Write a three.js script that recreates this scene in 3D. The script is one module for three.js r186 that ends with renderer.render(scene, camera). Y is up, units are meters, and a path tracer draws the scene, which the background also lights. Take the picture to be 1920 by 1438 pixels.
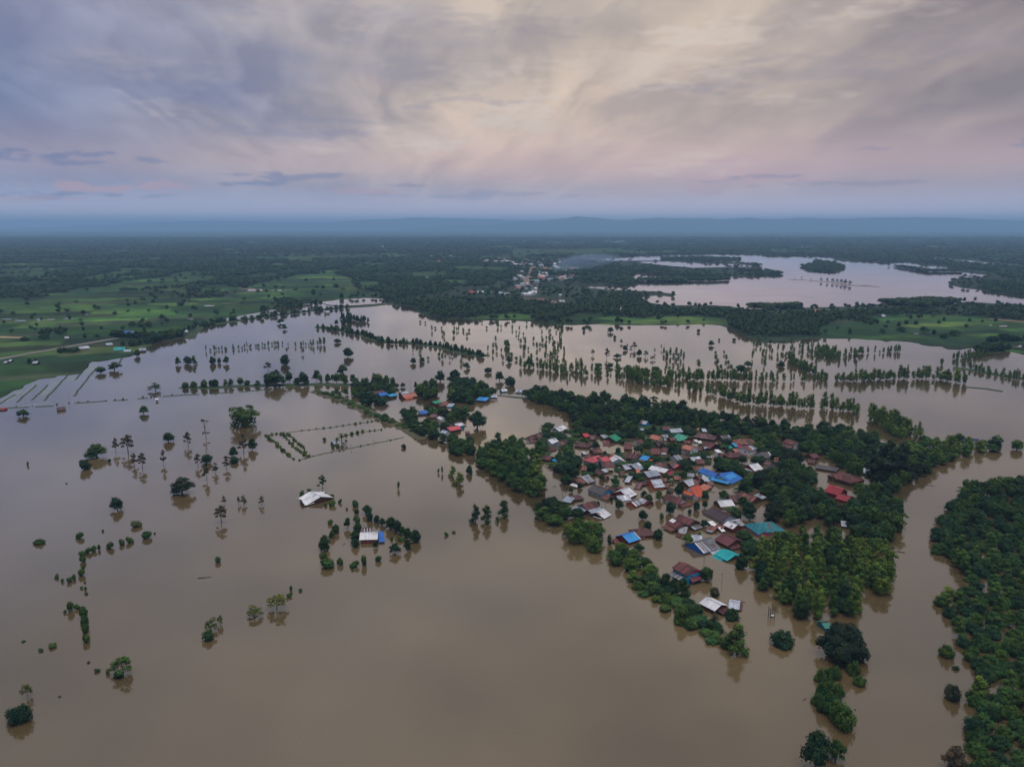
import * as THREE from 'three';
import { mergeGeometries } from 'three/addons/utils/BufferGeometryUtils.js';

// ---------------------------------------------------------------- camera, sky, sun, exposure, haze
const H = 160, F = 1474.2, PITCH = Math.atan((719 - 424) / F);   // eye height and lens
const scene = new THREE.Scene();
const camera = new THREE.PerspectiveCamera(52, 1920 / 1438, 1, 90000);
camera.position.set(0, H, 0);
camera.rotation.set(-PITCH, 0, 0);
const renderer = new THREE.WebGLRenderer({ antialias: true });
renderer.toneMapping = THREE.LinearToneMapping;
renderer.toneMappingExposure = 1.4;
renderer.shadowMap.enabled = true;
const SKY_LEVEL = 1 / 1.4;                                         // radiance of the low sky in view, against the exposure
const SUN = new THREE.DirectionalLight(0xfff4ea, 1.5);
SUN.position.set(190, 900, -420);
SUN.target.position.set(100, 0, -500);
SUN.castShadow = true;
SUN.shadow.radius = 90;
SUN.shadow.mapSize.set(4096, 4096);
Object.assign(SUN.shadow.camera, { left: -900, right: 900, top: 900, bottom: -900, near: 1, far: 3000 });
scene.fog = new THREE.FogExp2(new THREE.Color().setRGB(0.33, 0.6, 1.0), 6.8e-5);

// ---------------------------------------------------------------- helpers
function rng(seed) { let a = seed >>> 0; return () => { a = (a + 0x6D2B79F5) | 0; let t = Math.imul(a ^ (a >>> 15), 1 | a); t = (t + Math.imul(t ^ (t >>> 7), 61 | t)) ^ t; return ((t ^ (t >>> 14)) >>> 0) / 4294967296; }; }
const clamp = (x, a = 0, b = 1) => Math.min(b, Math.max(a, x)), mix = (a, b, t) => a + (b - a) * t;
const smooth = (a, b, x) => { const t = clamp((x - a) / (b - a)); return t * t * (3 - 2 * t); };
const GRAD = new Float32Array(65536); { const r = rng(77); for (let i = 0; i < 65536; i++) GRAD[i] = r() * 2 - 1; }
const lat = (x, y) => GRAD[((x & 255) + ((y & 255) << 8))];
function noise(x, y) { const xi = Math.floor(x), yi = Math.floor(y), fx = x - xi, fy = y - yi, u = fx * fx * (3 - 2 * fx), v = fy * fy * (3 - 2 * fy); return mix(mix(lat(xi, yi), lat(xi + 1, yi), u), mix(lat(xi, yi + 1), lat(xi + 1, yi + 1), u), v); }
function fbm(x, y, n = 5) { let s = 0, a = 0.5; for (let i = 0; i < n; i++) { s += a * noise(x, y); const t = x; x = x * 1.9 + y * 0.55 + 17.3; y = y * 1.9 - t * 0.55 + 9.1; a *= 0.5; } return s; }
const s2l = (c) => { c /= 255; return c <= 0.04045 ? c / 12.92 : Math.pow((c + 0.055) / 1.055, 2.4); };
const rgb = (r, g, b) => [s2l(r), s2l(g), s2l(b)];
const mix3 = (a, b, t) => [mix(a[0], b[0], t), mix(a[1], b[1], t), mix(a[2], b[2], t)];

// a point of the photograph -> the place on the plane y = h that it shows
const SP = Math.sin(PITCH), CP = Math.cos(PITCH);
function depthAt(py, h = 0) { const v = (py - 719) / F; return (H - h) / Math.max(SP + v * CP, 1e-4); }
function G(px, py, h = 0) { const v = (py - 719) / F, t = depthAt(py, h); return [((px - 960) / F) * t, -(CP - v * SP) * t]; }
const scaleAt = (py, h = 0) => F / depthAt(py, h);                   // photo pixels per metre there
const pts = (s) => s.trim().split(/\s+/).map((p) => p.split(',').map(Number));
const ground = (s, h = 0) => pts(s).map(([x, y]) => G(x, y, h));

// ---------------------------------------------------------------- sky
function lens(sx, sy, list) {                                      // thin low clouds: [px, py, half width, half height, strength]
  let m = 0;
  for (const [cx, cy, w, h, k] of list) {
    const dx = (sx - cx) / w; if (dx < -1.4 || dx > 1.4) continue;
    const wob = fbm(sx * 0.018 + cy, sy * 0.09, 4) * 2.4;
    const dy = (sy - cy - wob * h * 0.8) / h;
    const d = dx * dx + dy * dy + fbm(sx * 0.03 + cx, sy * 0.16 + cy, 4) * 1.6;
    m = Math.max(m, k * smooth(1.15, 0.25, d));
  }
  return m;
}
const DARK = [[90, 315, 150, 7, 0.85], [60, 324, 170, 5, 0.7], [310, 316, 34, 4, 0.6], [560, 338, 110, 6, 0.65], [470, 351, 75, 3.5, 0.7], [760, 351, 70, 3, 0.5], [1415, 337, 75, 4, 0.6], [1330, 346, 60, 2.5, 0.3], [1890, 301, 50, 6, 0.5], [1600, 299, 50, 2.5, 0.35], [90, 375, 210, 4, 0.7], [900, 369, 190, 6, 0.35], [1560, 352, 170, 5, 0.35], [560, 265, 150, 7, 0.3], [640, 243, 90, 4, 0.25], [880, 210, 120, 10, 0.3], [1500, 170, 190, 20, 0.25], [1290, 188, 110, 9, 0.3], [1750, 140, 160, 22, 0.22], [330, 213, 90, 7, 0.22], [950, 70, 130, 24, 0.3], [420, 40, 200, 24, 0.3], [120, 55, 180, 16, 0.25]];
const LIGHT = [[985, 225, 85, 20, 0.55], [810, 280, 70, 9, 0.5], [760, 262, 110, 12, 0.3], [1320, 100, 150, 16, 0.5], [1180, 150, 180, 30, 0.38], [1580, 88, 190, 13, 0.3], [1450, 212, 130, 8, 0.28], [1290, 315, 120, 16, 0.4], [860, 160, 130, 16, 0.28], [700, 45, 90, 40, 0.2], [620, 290, 80, 7, 0.25], [350, 228, 90, 12, 0.2], [1760, 62, 170, 12, 0.22], [1100, 290, 150, 14, 0.2], [300, 175, 170, 18, 0.16]];
const PINK = [[200, 361, 160, 7, 0.75], [50, 381, 150, 3, 0.6], [690, 363, 60, 4, 0.55], [960, 338, 60, 4, 0.4], [1290, 364, 70, 4, 0.6], [1400, 345, 110, 5, 0.4], [1330, 330, 140, 20, 0.35], [1500, 330, 90, 10, 0.2], [1180, 368, 90, 3, 0.4]];
function skyColour(a, e) {                                          // azimuth from the view axis, elevation, both in radians
  const c = Math.cos(a), wide = Math.abs(a) < 1.25;
  const sx = wide ? 960 + F * Math.tan(a) : 960 + Math.sign(a) * (F * 3.009 + (Math.abs(a) - 1.25) * 2400);
  const sy = 424 - F * (e < 0.5 ? Math.tan(e) : 0.5463 + (e - 0.5) * 1.2);
  // cloud plane seen in perspective: streaks spread upwards from the horizon
  const k = 1 / (Math.tan(clamp(e, 0.002, 1.5)) + 0.10), X = Math.sin(a) * k, Z = c * k;
  const wx = fbm(X * 0.55 + 3, Z * 0.55 + 8, 4) * 1.3, wz = fbm(X * 0.55 + 31, Z * 0.55 - 5, 4) * 1.3;
  const rot = 0.55, u = (X + wx) * Math.cos(rot) + (Z + wz) * Math.sin(rot), v = -(X + wx) * Math.sin(rot) + (Z + wz) * Math.cos(rot);
  const streak = fbm(u * 0.9, v * 2.6 + 4, 6), billow = fbm(u * 1.6 + 40, v * 1.3, 5), soft = fbm(u * 0.35 + 9, v * 0.5 + 2, 4);
  const sweep = fbm(sx * 0.0034 + sy * 0.0075 + wx * 0.5, sy * 0.0135 - sx * 0.0022 + wz * 0.5, 5);
  const fx = (sx - 740) * 0.5, fy = 500 - sy, th = Math.atan2(Math.max(fy, 1), fx), lr = Math.log(Math.hypot(fx, Math.max(fy, 1)));  // cirrus fanning out from beyond the horizon
  const fan = fbm(th * 3.4 + wx * 0.35, lr * 2.6 + wz * 0.35, 6), fibre = fbm(th * 13 + fan * 2.2 + 7, lr * 4.2 - wx * 0.4, 5), puff = fbm(sx * 0.011 + fan * 1.5, sy * 0.022 + wz * 0.4, 5);
  const el = clamp(e / 0.257, 0, 6);
  // broad colours: blue-lavender to the left, cream in the middle, mauve-brown to the right
  const cream = Math.exp(-Math.pow((sx - 1130 + sweep * 240) / 640, 2)), right = smooth(1100, 1900, sx + sweep * 200), left = smooth(900, 100, sx + sweep * 300 + soft * 160);
  let col = mix3(rgb(157, 152, 160), rgb(194, 180, 168), cream);
  col = mix3(col, rgb(150, 138, 137), right * 0.85);
  col = mix3(col, rgb(132, 137, 165), left * 0.8);
  col = mix3(col, rgb(112, 130, 168), smooth(620, -100, sx) * smooth(1.0, 0.25, el) * 0.75);
  const veil = 1.05 + streak * 0.1 + fan * 0.3 + fibre * 0.34 + puff * 0.16 + sweep * 0.08;
  const b = clamp(veil, 0.84, 1.3);
  col = [col[0] * b, col[1] * (1 + (b - 1) * 0.92), col[2] * (1 + (b - 1) * 0.72)];
  const lines = clamp(fan * 1.4 + streak * 0.3 + fibre * 0.5, -1, 1);
  if (lines < 0) col = mix3(col, [col[0] * 0.84, col[1] * 0.89, col[2] * 1.03], -lines * 0.3);
  // near the horizon the air takes over
  const low = smooth(0.30, 0.02, el), pinkish = Math.exp(-Math.pow((el - 0.27) / 0.14, 2));
  col = mix3(col, rgb(206, 178, 180), pinkish * (0.4 + 0.25 * smooth(600, 1400, sx)));
  col = mix3(col, mix3(rgb(158, 168, 200), rgb(176, 174, 198), smooth(300, 1400, sx)), low * 0.85);
  col = mix3(col, rgb(238, 226, 242), smooth(0.2, 0.0, el) * 0.9);
  const glow = Math.exp(-Math.pow((sx - 1160) / 520, 2) - Math.pow((sy - 255) / 150, 2)); col = [col[0] * (1 + 0.17 * glow), col[1] * (1 + 0.1 * glow), col[2] * (1 + 0.05 * glow)];
  const leftUp = smooth(900, 200, sx) * smooth(330, 60, sy) * (wide ? 1 : 0); col = col.map((q) => q * (1 + 0.1 * leftUp));
  if (wide && e < 0.45) {
    const d = lens(sx, sy, DARK); if (d > 0) col = mix3(col, mix3(rgb(112, 124, 164), rgb(146, 140, 154), smooth(0.35, 0.9, el)), d * 0.8);
    const l = lens(sx, sy, LIGHT); if (l > 0) col = mix3(col, rgb(220, 206, 194), l * clamp(0.75 + fan * 0.9 + fibre * 0.8, 0.1, 1.3));
    const p = lens(sx, sy, PINK); if (p > 0) col = mix3(col, rgb(200, 166, 176), p);
  }
  // above the frame the sky has zenith brightness added to light haze and land; behind the eye it goes on the same
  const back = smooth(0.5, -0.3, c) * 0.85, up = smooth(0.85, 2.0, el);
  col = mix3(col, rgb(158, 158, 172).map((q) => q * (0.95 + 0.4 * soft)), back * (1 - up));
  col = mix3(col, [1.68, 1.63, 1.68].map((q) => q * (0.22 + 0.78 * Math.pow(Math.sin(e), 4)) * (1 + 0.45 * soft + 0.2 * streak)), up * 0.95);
  return col;
}
{
  const W = 4096, Hh = 2048, data = new Float32Array(W * Hh * 4);
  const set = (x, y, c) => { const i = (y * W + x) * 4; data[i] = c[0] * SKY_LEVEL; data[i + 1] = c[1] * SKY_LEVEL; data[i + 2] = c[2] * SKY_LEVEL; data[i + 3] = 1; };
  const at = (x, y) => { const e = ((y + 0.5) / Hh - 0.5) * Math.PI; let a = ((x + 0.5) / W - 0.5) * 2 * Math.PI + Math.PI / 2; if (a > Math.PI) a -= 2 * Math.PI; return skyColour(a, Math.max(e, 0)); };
  const x0 = W / 4 - 500, x1 = W / 4 + 500, y0 = Hh / 2, y1 = Hh / 2 + 280;
  for (let y = 0; y < Hh; y += 8) for (let x = 0; x < W; x += 8) {
    if (x >= x0 - 8 && x < x1 && y >= y0 - 8 && y < y1) continue;
    const c = at(x + 3.5, Math.max(y + 3.5, y0));
    for (let j = 0; j < 8; j++) for (let i = 0; i < 8; i++) set(x + i, y + j, c);
  }
  for (let y = y0 - 8; y < y1; y++) for (let x = x0 - 8; x < x1; x++) set(x, y, at(x, Math.max(y, y0)));
  const t = new THREE.DataTexture(data, W, Hh, THREE.RGBAFormat, THREE.FloatType);
  t.mapping = THREE.EquirectangularReflectionMapping; t.magFilter = THREE.LinearFilter; t.minFilter = THREE.LinearFilter; t.wrapS = THREE.RepeatWrapping; t.needsUpdate = true;
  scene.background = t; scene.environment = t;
}
scene.add(SUN, SUN.target);

// ---------------------------------------------------------------- names, labels
const taken = new Map();
function numbered(n) { const k = (taken.get(n) ?? -1) + 1; taken.set(n, k); return k ? `${n}_${String(k).padStart(3, '0')}` : n; }
function tag(o, label, category, group) { o.userData = { label, category }; if (group) o.userData.group = group; return o; }
function thing(name, label, category, [x, y, z] = [0, 0, 0], turn = 0, group) { const o = new THREE.Group(); o.name = numbered(name); scene.add(o); o.position.set(x, y, z); o.rotation.y = turn; return tag(o, label, category, group); }
function part(parent, name, geometry, material) { const m = new THREE.Mesh(geometry, material); m.name = name; m.castShadow = m.receiveShadow = true; parent.add(m); return m; }
function struct(name, geometry, material, kind = 'structure') { const m = new THREE.Mesh(geometry, material); m.name = numbered(name); m.castShadow = m.receiveShadow = true; m.userData = { kind }; scene.add(m); return m; }
function rough(o) { return new THREE.MeshPhysicalMaterial({ roughness: 0.85, metalness: 0, specularIntensity: 0.3, ...o }); }
const C = (r, g, b) => new THREE.Color().setRGB(r, g, b);
const ORD = ['first', 'second', 'third', 'fourth', 'fifth', 'sixth', 'seventh', 'eighth', 'ninth', 'tenth', 'eleventh', 'twelfth', 'thirteenth', 'fourteenth', 'fifteenth', 'sixteenth', 'seventeenth', 'eighteenth', 'nineteenth'];
const TENS = ['', '', 'twent', 'thirt', 'fort', 'fift', 'sixt', 'sevent', 'eight', 'ninet'];
const ordinal = (i) => i < 19 ? ORD[i] : (i + 1) % 10 ? TENS[Math.floor((i + 1) / 10)] + 'y-' + ORD[(i + 1) % 10 - 1] : TENS[(i + 1) / 10] + 'ieth';
// ---------------------------------------------------------------- land and water outlines
const LAND_Y = 0.9;
function jag(poly, amp, step, seed, closed = true) {                // gives straight stretches of shore an uneven line
  const r = rng(seed), out = [], n = poly.length;
  for (let i = 0; i < (closed ? n : n - 1); i++) {
    const a = poly[i], b = poly[(i + 1) % n], L = Math.hypot(b[0] - a[0], b[1] - a[1]), k = L > 3000 ? 1 : clamp(Math.round(L / step), 1, 40);
    for (let j = 0; j < k; j++) { const t = j / k, w = j ? amp * (0.4 + 0.6 * r()) * (r() - 0.5) * 2 : 0; out.push([mix(a[0], b[0], t) - (b[1] - a[1]) / L * w, mix(a[1], b[1], t) + (b[0] - a[0]) / L * w]); }
  }
  if (!closed) out.push(poly[n - 1]);
  return out;
}
function sheet(poly, y, skirt = 0, foot = -0.6, uvOf = (x, z) => [x * 0.1, z * 0.1]) {  // flat sheet with sloping banks
  const shape = poly.map(([x, z]) => new THREE.Vector2(x, -z));
  if (THREE.ShapeUtils.isClockWise(shape)) { shape.reverse(); poly = poly.slice().reverse(); }
  const tri = THREE.ShapeUtils.triangulateShape(shape, []), P = [], N = [], U = [], I = [];
  for (const [x, z] of poly) { P.push(x, y, z); N.push(0, 1, 0); U.push(...uvOf(x, z)); }
  for (const t of tri) I.push(...t);
  if (skirt) {
    const n = poly.length;
    for (let i = 0; i < n; i++) {
      const a = poly[i], b = poly[(i + 1) % n], L = Math.hypot(b[0] - a[0], b[1] - a[1]) || 1, ox = -(b[1] - a[1]) / L * skirt, oz = (b[0] - a[0]) / L * skirt, k = P.length / 3;
      P.push(a[0], y, a[1], b[0], y, b[1], b[0] + ox, foot, b[1] + oz, a[0] + ox, foot, a[1] + oz);
      for (let q = 0; q < 4; q++) { N.push(ox / skirt * 0.5, 0.85, oz / skirt * 0.5); U.push(...uvOf(P[(k + q) * 3], P[(k + q) * 3 + 2])); }
      I.push(k, k + 3, k + 2, k, k + 2, k + 1);
    }
  }
  const g = new THREE.BufferGeometry();
  g.setAttribute('position', new THREE.Float32BufferAttribute(P, 3)); g.setAttribute('normal', new THREE.Float32BufferAttribute(N, 3)); g.setAttribute('uv', new THREE.Float32BufferAttribute(U, 2)); g.setIndex(I);
  return g;
}
function ribbon(line, width, y, skirt, foot) {                       // strip of even width along a line on the ground
  const L = [], R = [];
  line.forEach((p, i) => { const a = line[Math.max(i - 1, 0)], b = line[Math.min(i + 1, line.length - 1)], l = Math.hypot(b[0] - a[0], b[1] - a[1]) || 1, w = (typeof width === 'function' ? width(i / (line.length - 1)) : width) / 2, nx = -(b[1] - a[1]) / l * w, nz = (b[0] - a[0]) / l * w; L.push([p[0] + nx, p[1] + nz]); R.push([p[0] - nx, p[1] - nz]); });
  return sheet([...L, ...R.reverse()], y, skirt, foot);
}
const SHORE = ground(`-420,800 -200,775 -60,757 0,745 10,740 22,732 38,728 55,717 72,710 100,707 108,703 130,702 150,700 160,690 172,677 184,677 200,675 213,672 242,668 255,663 273,655 283,643 317,638 340,634 356,626 376,615 400,606 420,597 450,591 480,586 510,580 540,576 565,570 605,566 635,562 687,559 717,561 732,565 740,572 780,577 787,585 800,591 830,597 870,600 905,600 960,600 1000,602 1040,608 1075,609 1120,607 1160,609 1200,609 1250,609 1290,608 1320,607 1350,609 1368,614 1390,626 1404,633 1440,642 1480,642 1521,633 1549,634 1604,634 1627,636 1652,637 1662,640 1675,638 1705,640 1723,643 1744,648 1773,649 1778,654 1801,655 1822,651 1831,653 1835,663 1870,661 1890,657 1920,664 2050,674 2300,690`);
const LAND = [...jag(SHORE, 5, 16, 11, false), [4500, -1000], [9800, -9800], [-9800, -9800], [-4500, -800]];
const LAKES = {
  lake: `1086,536 1130,539 1160,537 1195,534 1190,524 1178,515 1182,513 1222,515 1260,518.5 1340,521 1400,519 1467,516 1462,511 1445,508 1405,504 1385,500.5 1300,502.5 1240,497 1200,492.5 1205,491 1260,491 1330,495 1380,495.5 1420,499.5 1427,499 1395,492 1300,489 1210,489 1150,489 1120,487 1100,486 1100,484 1162,481 1247,478 1325,476 1420,477 1440,480 1500,480 1575,481 1560,486 1580,491 1615,490 1655,493 1675,492 1690,490 1725,494 1727,499 1765,500 1802,504 1805,511 1852,517 1840,520 1802,521 1785,525 1777,534 1802,540 1840,545 1877,551 1920,556 2100,580 2150,605 1920,574 1815,566 1740,580 1700,577 1652,571 1615,573 1590,576 1490,578 1440,583 1407,583 1370,575 1335,573 1260,573 1230,570 1200,566 1206,558 1235,555 1267,559 1266,552 1230,547 1177,545 1135,543 1102,540`,
  river: `1712,478.3 1760,482.6 1810,488 1860,493.5 1920,499.5 2000,507 2000,511 1920,504 1870,499.5 1800,492.5 1750,487 1715,481`,
  pond: `605,566.5 635,562.5 687,559.5 717,561.5 730,565.5 700,571 650,574 610,572`,
};
const PONDS = [[0, 599, 34, 600.5], [25, 601, 50, 603.5], [66, 599, 82, 602], [86, 599, 104, 601], [118, 597, 138, 599.5], [158, 590, 165, 591.5], [345, 565, 362, 566.5], [380, 573, 402, 575.5], [452, 539, 470, 541], [455, 543, 482, 546.5], [350, 599, 364, 600.5], [480, 543, 495, 545.5], [505, 544, 541, 546], [795, 520, 810, 522.5], [838, 453.4, 866, 455.2], [867, 452, 900, 453.7], [906, 450.8, 960, 452], [958, 449.8, 992, 451.8], [1000, 452.6, 1030, 454], [1024, 453.4, 1065, 456], [1060, 454.5, 1102, 457], [1078, 449.4, 1090, 450.4], [1122, 449.7, 1140, 452.6], [1136, 451, 1160, 454.6], [1150, 450.2, 1181, 452.3], [1129, 456, 1138, 458], [1198, 458.2, 1213, 460], [1240, 454.8, 1250, 457.4], [1256, 455, 1266, 456.8], [1280, 455, 1297, 458.4], [1320, 458, 1345, 459.6], [1345, 458.8, 1392, 461.5], [1304, 452.5, 1312, 456], [1462, 460.4, 1491, 464.5], [1494, 460.2, 1516, 463], [1420, 462.5, 1429, 464], [1888, 455.8, 1909, 457], [1868, 430.6, 1896, 431.6], [900, 427.9, 918, 428.9], [1890, 538, 1900, 542], [1898, 539, 1918, 543.5], [1898, 530, 1906, 533], [1900, 492, 1919, 494], [1856, 490, 1862, 492], [1897, 648, 1918, 653], [1855, 610, 1862, 612], [1872, 611, 1892, 614], [1712, 626, 1725, 627.5]];
const FIELDS = [`-500,575 0,567 340,560 480,556 540,574 400,606 300,640 180,690 0,745 -500,800`, `60,566 95,558 150,541 262,535 350,543 346,557 250,562 120,569`, `0,516 100,504 152,500 100,512 60,524 -60,528 -60,517`, `150,524 200,512 285,504 275,516 240,527 160,527`, `288,522 345,517 400,518 402,529 330,534 292,533`, `480,533 560,515 620,514 660,522 662,540 735,558 690,558 605,564 560,568 480,552 440,548`, `675,490 730,489 719,500 665,501`, `827,500 890,499 950,502 952,511 900,509 855,507`, `480,482 580,481 660,477 745,475 747,484 620,486 480,488`, `792,489 850,491 845,496 795,495`, `960,467 1072,467 1172,465 1285,472 1270,476 1160,477 1060,478 960,480`, `1022,607 1085,589 1120,590 1200,599 1230,594 1300,594 1365,599 1369,612 1300,608 1200,609`, `1530,620 1570,602 1690,589 1780,592 1920,602 2100,620 2100,680 1920,664 1833,652 1740,646 1600,634 1540,634`, `430,555 500,548 500,556 440,562`, `830,525 880,527 875,535 835,532`, `1700,447 1740,446 1738,449 1702,450`, `380,482 480,483 480,487 400,487`, `170,468 215,467 214,470 172,470`, `268,469 310,470 308,472 266,471`, `1855,480 1950,480 1950,486 1870,487`, `1440,470 1540,470 1545,474 1450,476`, `590,457 640,456 640,459 592,459`, `900,480 990,482 980,487 900,486`, `755,515 820,513 850,517 790,524`, `0,533 90,528 100,534 40,540 0,541`, `845,600 960,588 1000,592 1000,601 905,599 850,598`];
const SMALL_FIELDS = (() => { const r = rng(616), out = []; for (let i = 0; i < 150; i++) { const px = -100 + 2120 * r(), py = 452 + 118 * Math.pow(r(), 1.5), w = (14 + 60 * r()) * (0.5 + (py - 430) / 140), h = (0.7 + 1.8 * r()) * (py - 425) / 38; if (px > 1060 && py > 470 && r() < 0.85) continue; if (px > 740 && py > 515) continue; const n = 7, q = []; for (let k = 0; k < n; k++) { const a = k / n * 6.283; q.push(G(px + Math.cos(a) * w * (0.7 + 0.5 * r()), py + Math.sin(a) * h * (0.7 + 0.5 * r()))); } if (q.every((p) => p[1] > -9600)) out.push(q); } return out; })();
const SEEN_FIELDS = [...FIELDS.map((f) => ground(f)), ...SMALL_FIELDS], LAKE_OUT = Object.fromEntries(Object.entries(LAKES).map(([k, s]) => [k, jag(ground(s), 7, 24, 5)]));
const pondPoly = ([x0, y0, x1, y1], i) => { const r = rng(400 + i), out = [], mid = (y0 + y1) / 2; for (let k = 0; k < 12; k++) { const t = k / 12 * 2 * Math.PI, q = 0.75 + 0.35 * r(); out.push(G((x0 + x1) / 2 + (x1 - x0) / 2 * Math.cos(t) * q, mid + (y1 - y0) / 2 * Math.sin(t) * q)); } return out; };
const POND_OUT = PONDS.map(pondPoly);
function inside(poly, x, z) { let c = false; for (let i = 0, j = poly.length - 1; i < poly.length; j = i++) { const a = poly[i], b = poly[j]; if ((a[1] > z) !== (b[1] > z) && x < (b[0] - a[0]) * (z - a[1]) / (b[1] - a[1]) + a[0]) c = !c; } return c; }

// colour of the fields and the woodland floor, 5 m to a texel; a second canvas tells fields and water apart for the trees
const TEX = 2048, SPAN = 10400, toU = (x) => (x + SPAN / 2) / SPAN, toV = (z) => (-z + 200) / SPAN;
let groundMap, kindAt;
{
  const canvas = document.createElement('canvas'); canvas.width = canvas.height = TEX;
  const c = canvas.getContext('2d'), r = rng(5);
  const trace = (q, poly) => { q.beginPath(); poly.forEach(([x, z], i) => q[i ? 'lineTo' : 'moveTo'](toU(x) * TEX, (1 - toV(z)) * TEX)); q.closePath(); };
  const css = (l) => `rgb(${l.map((v) => Math.round(255 * (v <= 0.0031308 ? v * 12.92 : 1.055 * Math.pow(v, 1 / 2.4) - 0.055))).join(',')})`;
  c.fillStyle = css([0.014, 0.025, 0.015]); c.fillRect(0, 0, TEX, TEX);
  const tones = [[0.0099, 0.0314, 0.0104], [0.0143, 0.0425, 0.0113], [0.0233, 0.0586, 0.0132], [0.009, 0.0263, 0.0104], [0.0403, 0.0759, 0.0189], [0.0125, 0.0344, 0.0104], [0.0287, 0.0384, 0.0189], [0.0179, 0.0506, 0.0132], [0.0305, 0.0668, 0.0151]];
  SEEN_FIELDS.forEach((poly, fi) => {
    c.save(); trace(c, poly); c.clip();
    c.fillStyle = css([0.012, 0.03, 0.012]); c.fillRect(0, 0, TEX, TEX);
    const xs = poly.map((p) => p[0]), zs = poly.map((p) => p[1]), cx = (Math.min(...xs) + Math.max(...xs)) / 2, cz = (Math.min(...zs) + Math.max(...zs)) / 2, R = Math.max(Math.max(...xs) - Math.min(...xs), Math.max(...zs) - Math.min(...zs));
    c.translate(toU(cx) * TEX, (1 - toV(cz)) * TEX); c.rotate(-0.35 + 0.25 * Math.sin(fi * 2.1));
    const px = TEX / SPAN, half = Math.min(R, 3500) * px * 0.75;
    for (let y = -half; y < half;) { const h = (26 + 50 * r()) * px; for (let x = -half; x < half;) { const w = (50 + 150 * r()) * px, t = tones[Math.floor(Math.pow(r(), 1.3) * tones.length)], k = 0.6 + 0.75 * r(); c.fillStyle = css(t.map((q) => q * k)); c.fillRect(x, y, w - 0.45, h - 0.5); x += w; } y += h; }
    c.restore();
  });
  // bare soil, tracks and yards of the far town
  c.strokeStyle = css([0.34, 0.2, 0.14]); c.lineWidth = 3.2; c.lineCap = 'round';
  const line = (s, w, col) => { c.lineWidth = w; c.strokeStyle = css(col); c.beginPath(); ground(s).forEach(([x, z], i) => c[i ? 'lineTo' : 'moveTo'](toU(x) * TEX, (1 - toV(z)) * TEX)); c.stroke(); };
  line('985,560 1012,561 1035,565 1052,568', 4, [0.1, 0.062, 0.05]); line('1035,566 1078,573', 3.5, [0.14, 0.09, 0.07]);
  line('1865,599 1925,605', 4, [0.17, 0.08, 0.06]); line('0,633 40,634', 3, [0.3, 0.2, 0.13]); line('120,668 180,657', 3, [0.06, 0.06, 0.03]); line('860,516 850,520 830,521', 6, [0.1, 0.085, 0.06]); line('455,540 480,546', 6, [0.1, 0.085, 0.06]); line('770,512 800,513', 4, [0.07, 0.065, 0.04]);
  const img = c.getImageData(0, 0, TEX, TEX), d = img.data;
  for (let y = 0; y < TEX; y++) for (let x = 0; x < TEX; x++) { const i = (y * TEX + x) * 4, k = 1 + 0.35 * fbm(x * 0.02, y * 0.02, 3) + 0.22 * noise(x * 0.31, y * 0.31); d[i] *= k * (1 + 0.12 * noise(x * 0.05, y * 0.05)); d[i + 1] *= k; d[i + 2] *= k; }
  groundMap = new THREE.DataTexture(new Uint8Array(d.buffer.slice(0)), TEX, TEX); groundMap.colorSpace = THREE.SRGBColorSpace; groundMap.flipY = true; groundMap.magFilter = THREE.LinearFilter; groundMap.wrapS = groundMap.wrapT = THREE.ClampToEdgeWrapping; groundMap.needsUpdate = true;
  const m = document.createElement('canvas'); m.width = m.height = TEX; const q = m.getContext('2d');
  q.fillStyle = '#000'; q.fillRect(0, 0, TEX, TEX); q.fillStyle = '#f00'; trace(q, LAND); q.fill();
  q.fillStyle = '#ff0'; for (const f of SEEN_FIELDS) { trace(q, f); q.fill(); }
  q.fillStyle = '#00f'; for (const p of [...Object.values(LAKE_OUT), ...POND_OUT]) { trace(q, p); q.fill(); }
  const md = q.getImageData(0, 0, TEX, TEX).data;
  kindAt = (x, z) => { const u = Math.floor(toU(x) * TEX), v = Math.floor((1 - toV(z)) * TEX); if (u < 0 || v < 0 || u >= TEX || v >= TEX) return 'wood'; const i = (v * TEX + u) * 4; return md[i + 2] > 120 ? 'water' : md[i + 1] > 120 ? 'field' : md[i] > 120 ? 'wood' : 'flood'; };
}
const uvLand = (x, z) => [toU(x), toV(z)];
struct('farmland', sheet(LAND, LAND_Y, 3, -0.6, uvLand), rough({ map: groundMap, roughness: 1 }));
{ // the plain beyond, to the horizon
  const T = 1024, d = new Uint8Array(T * T * 4);
  for (let y = 0; y < T; y++) for (let x = 0; x < T; x++) { const i = (y * T + x) * 4, n = fbm(x * 0.03, y * 0.05, 5), f = smooth(0.12, 0.3, fbm(x * 0.06 + 50, y * 0.1, 4)), k = 1 + 0.5 * n; d[i] = 40 * k + 20 * f; d[i + 1] = 54 * k + 26 * f; d[i + 2] = 38 * k + 10 * f; d[i + 3] = 255; }
  const t = new THREE.DataTexture(d, T, T); t.colorSpace = THREE.SRGBColorSpace; t.magFilter = THREE.LinearFilter; t.wrapS = t.wrapT = THREE.RepeatWrapping; t.needsUpdate = true;
  struct('distant_plain', sheet([[-46000, -9700], [46000, -9700], [46000, -47000], [-46000, -47000]], LAND_Y - 0.4, 0, 0, (x, z) => [x / 42000, z / 42000]), rough({ map: t, roughness: 1 }));
  struct('riverbed', sheet([[-46000, 3000], [46000, 3000], [46000, -47000], [-46000, -47000]], -4), rough({ color: C(0.2, 0.15, 0.1), roughness: 1 }));
}
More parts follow.
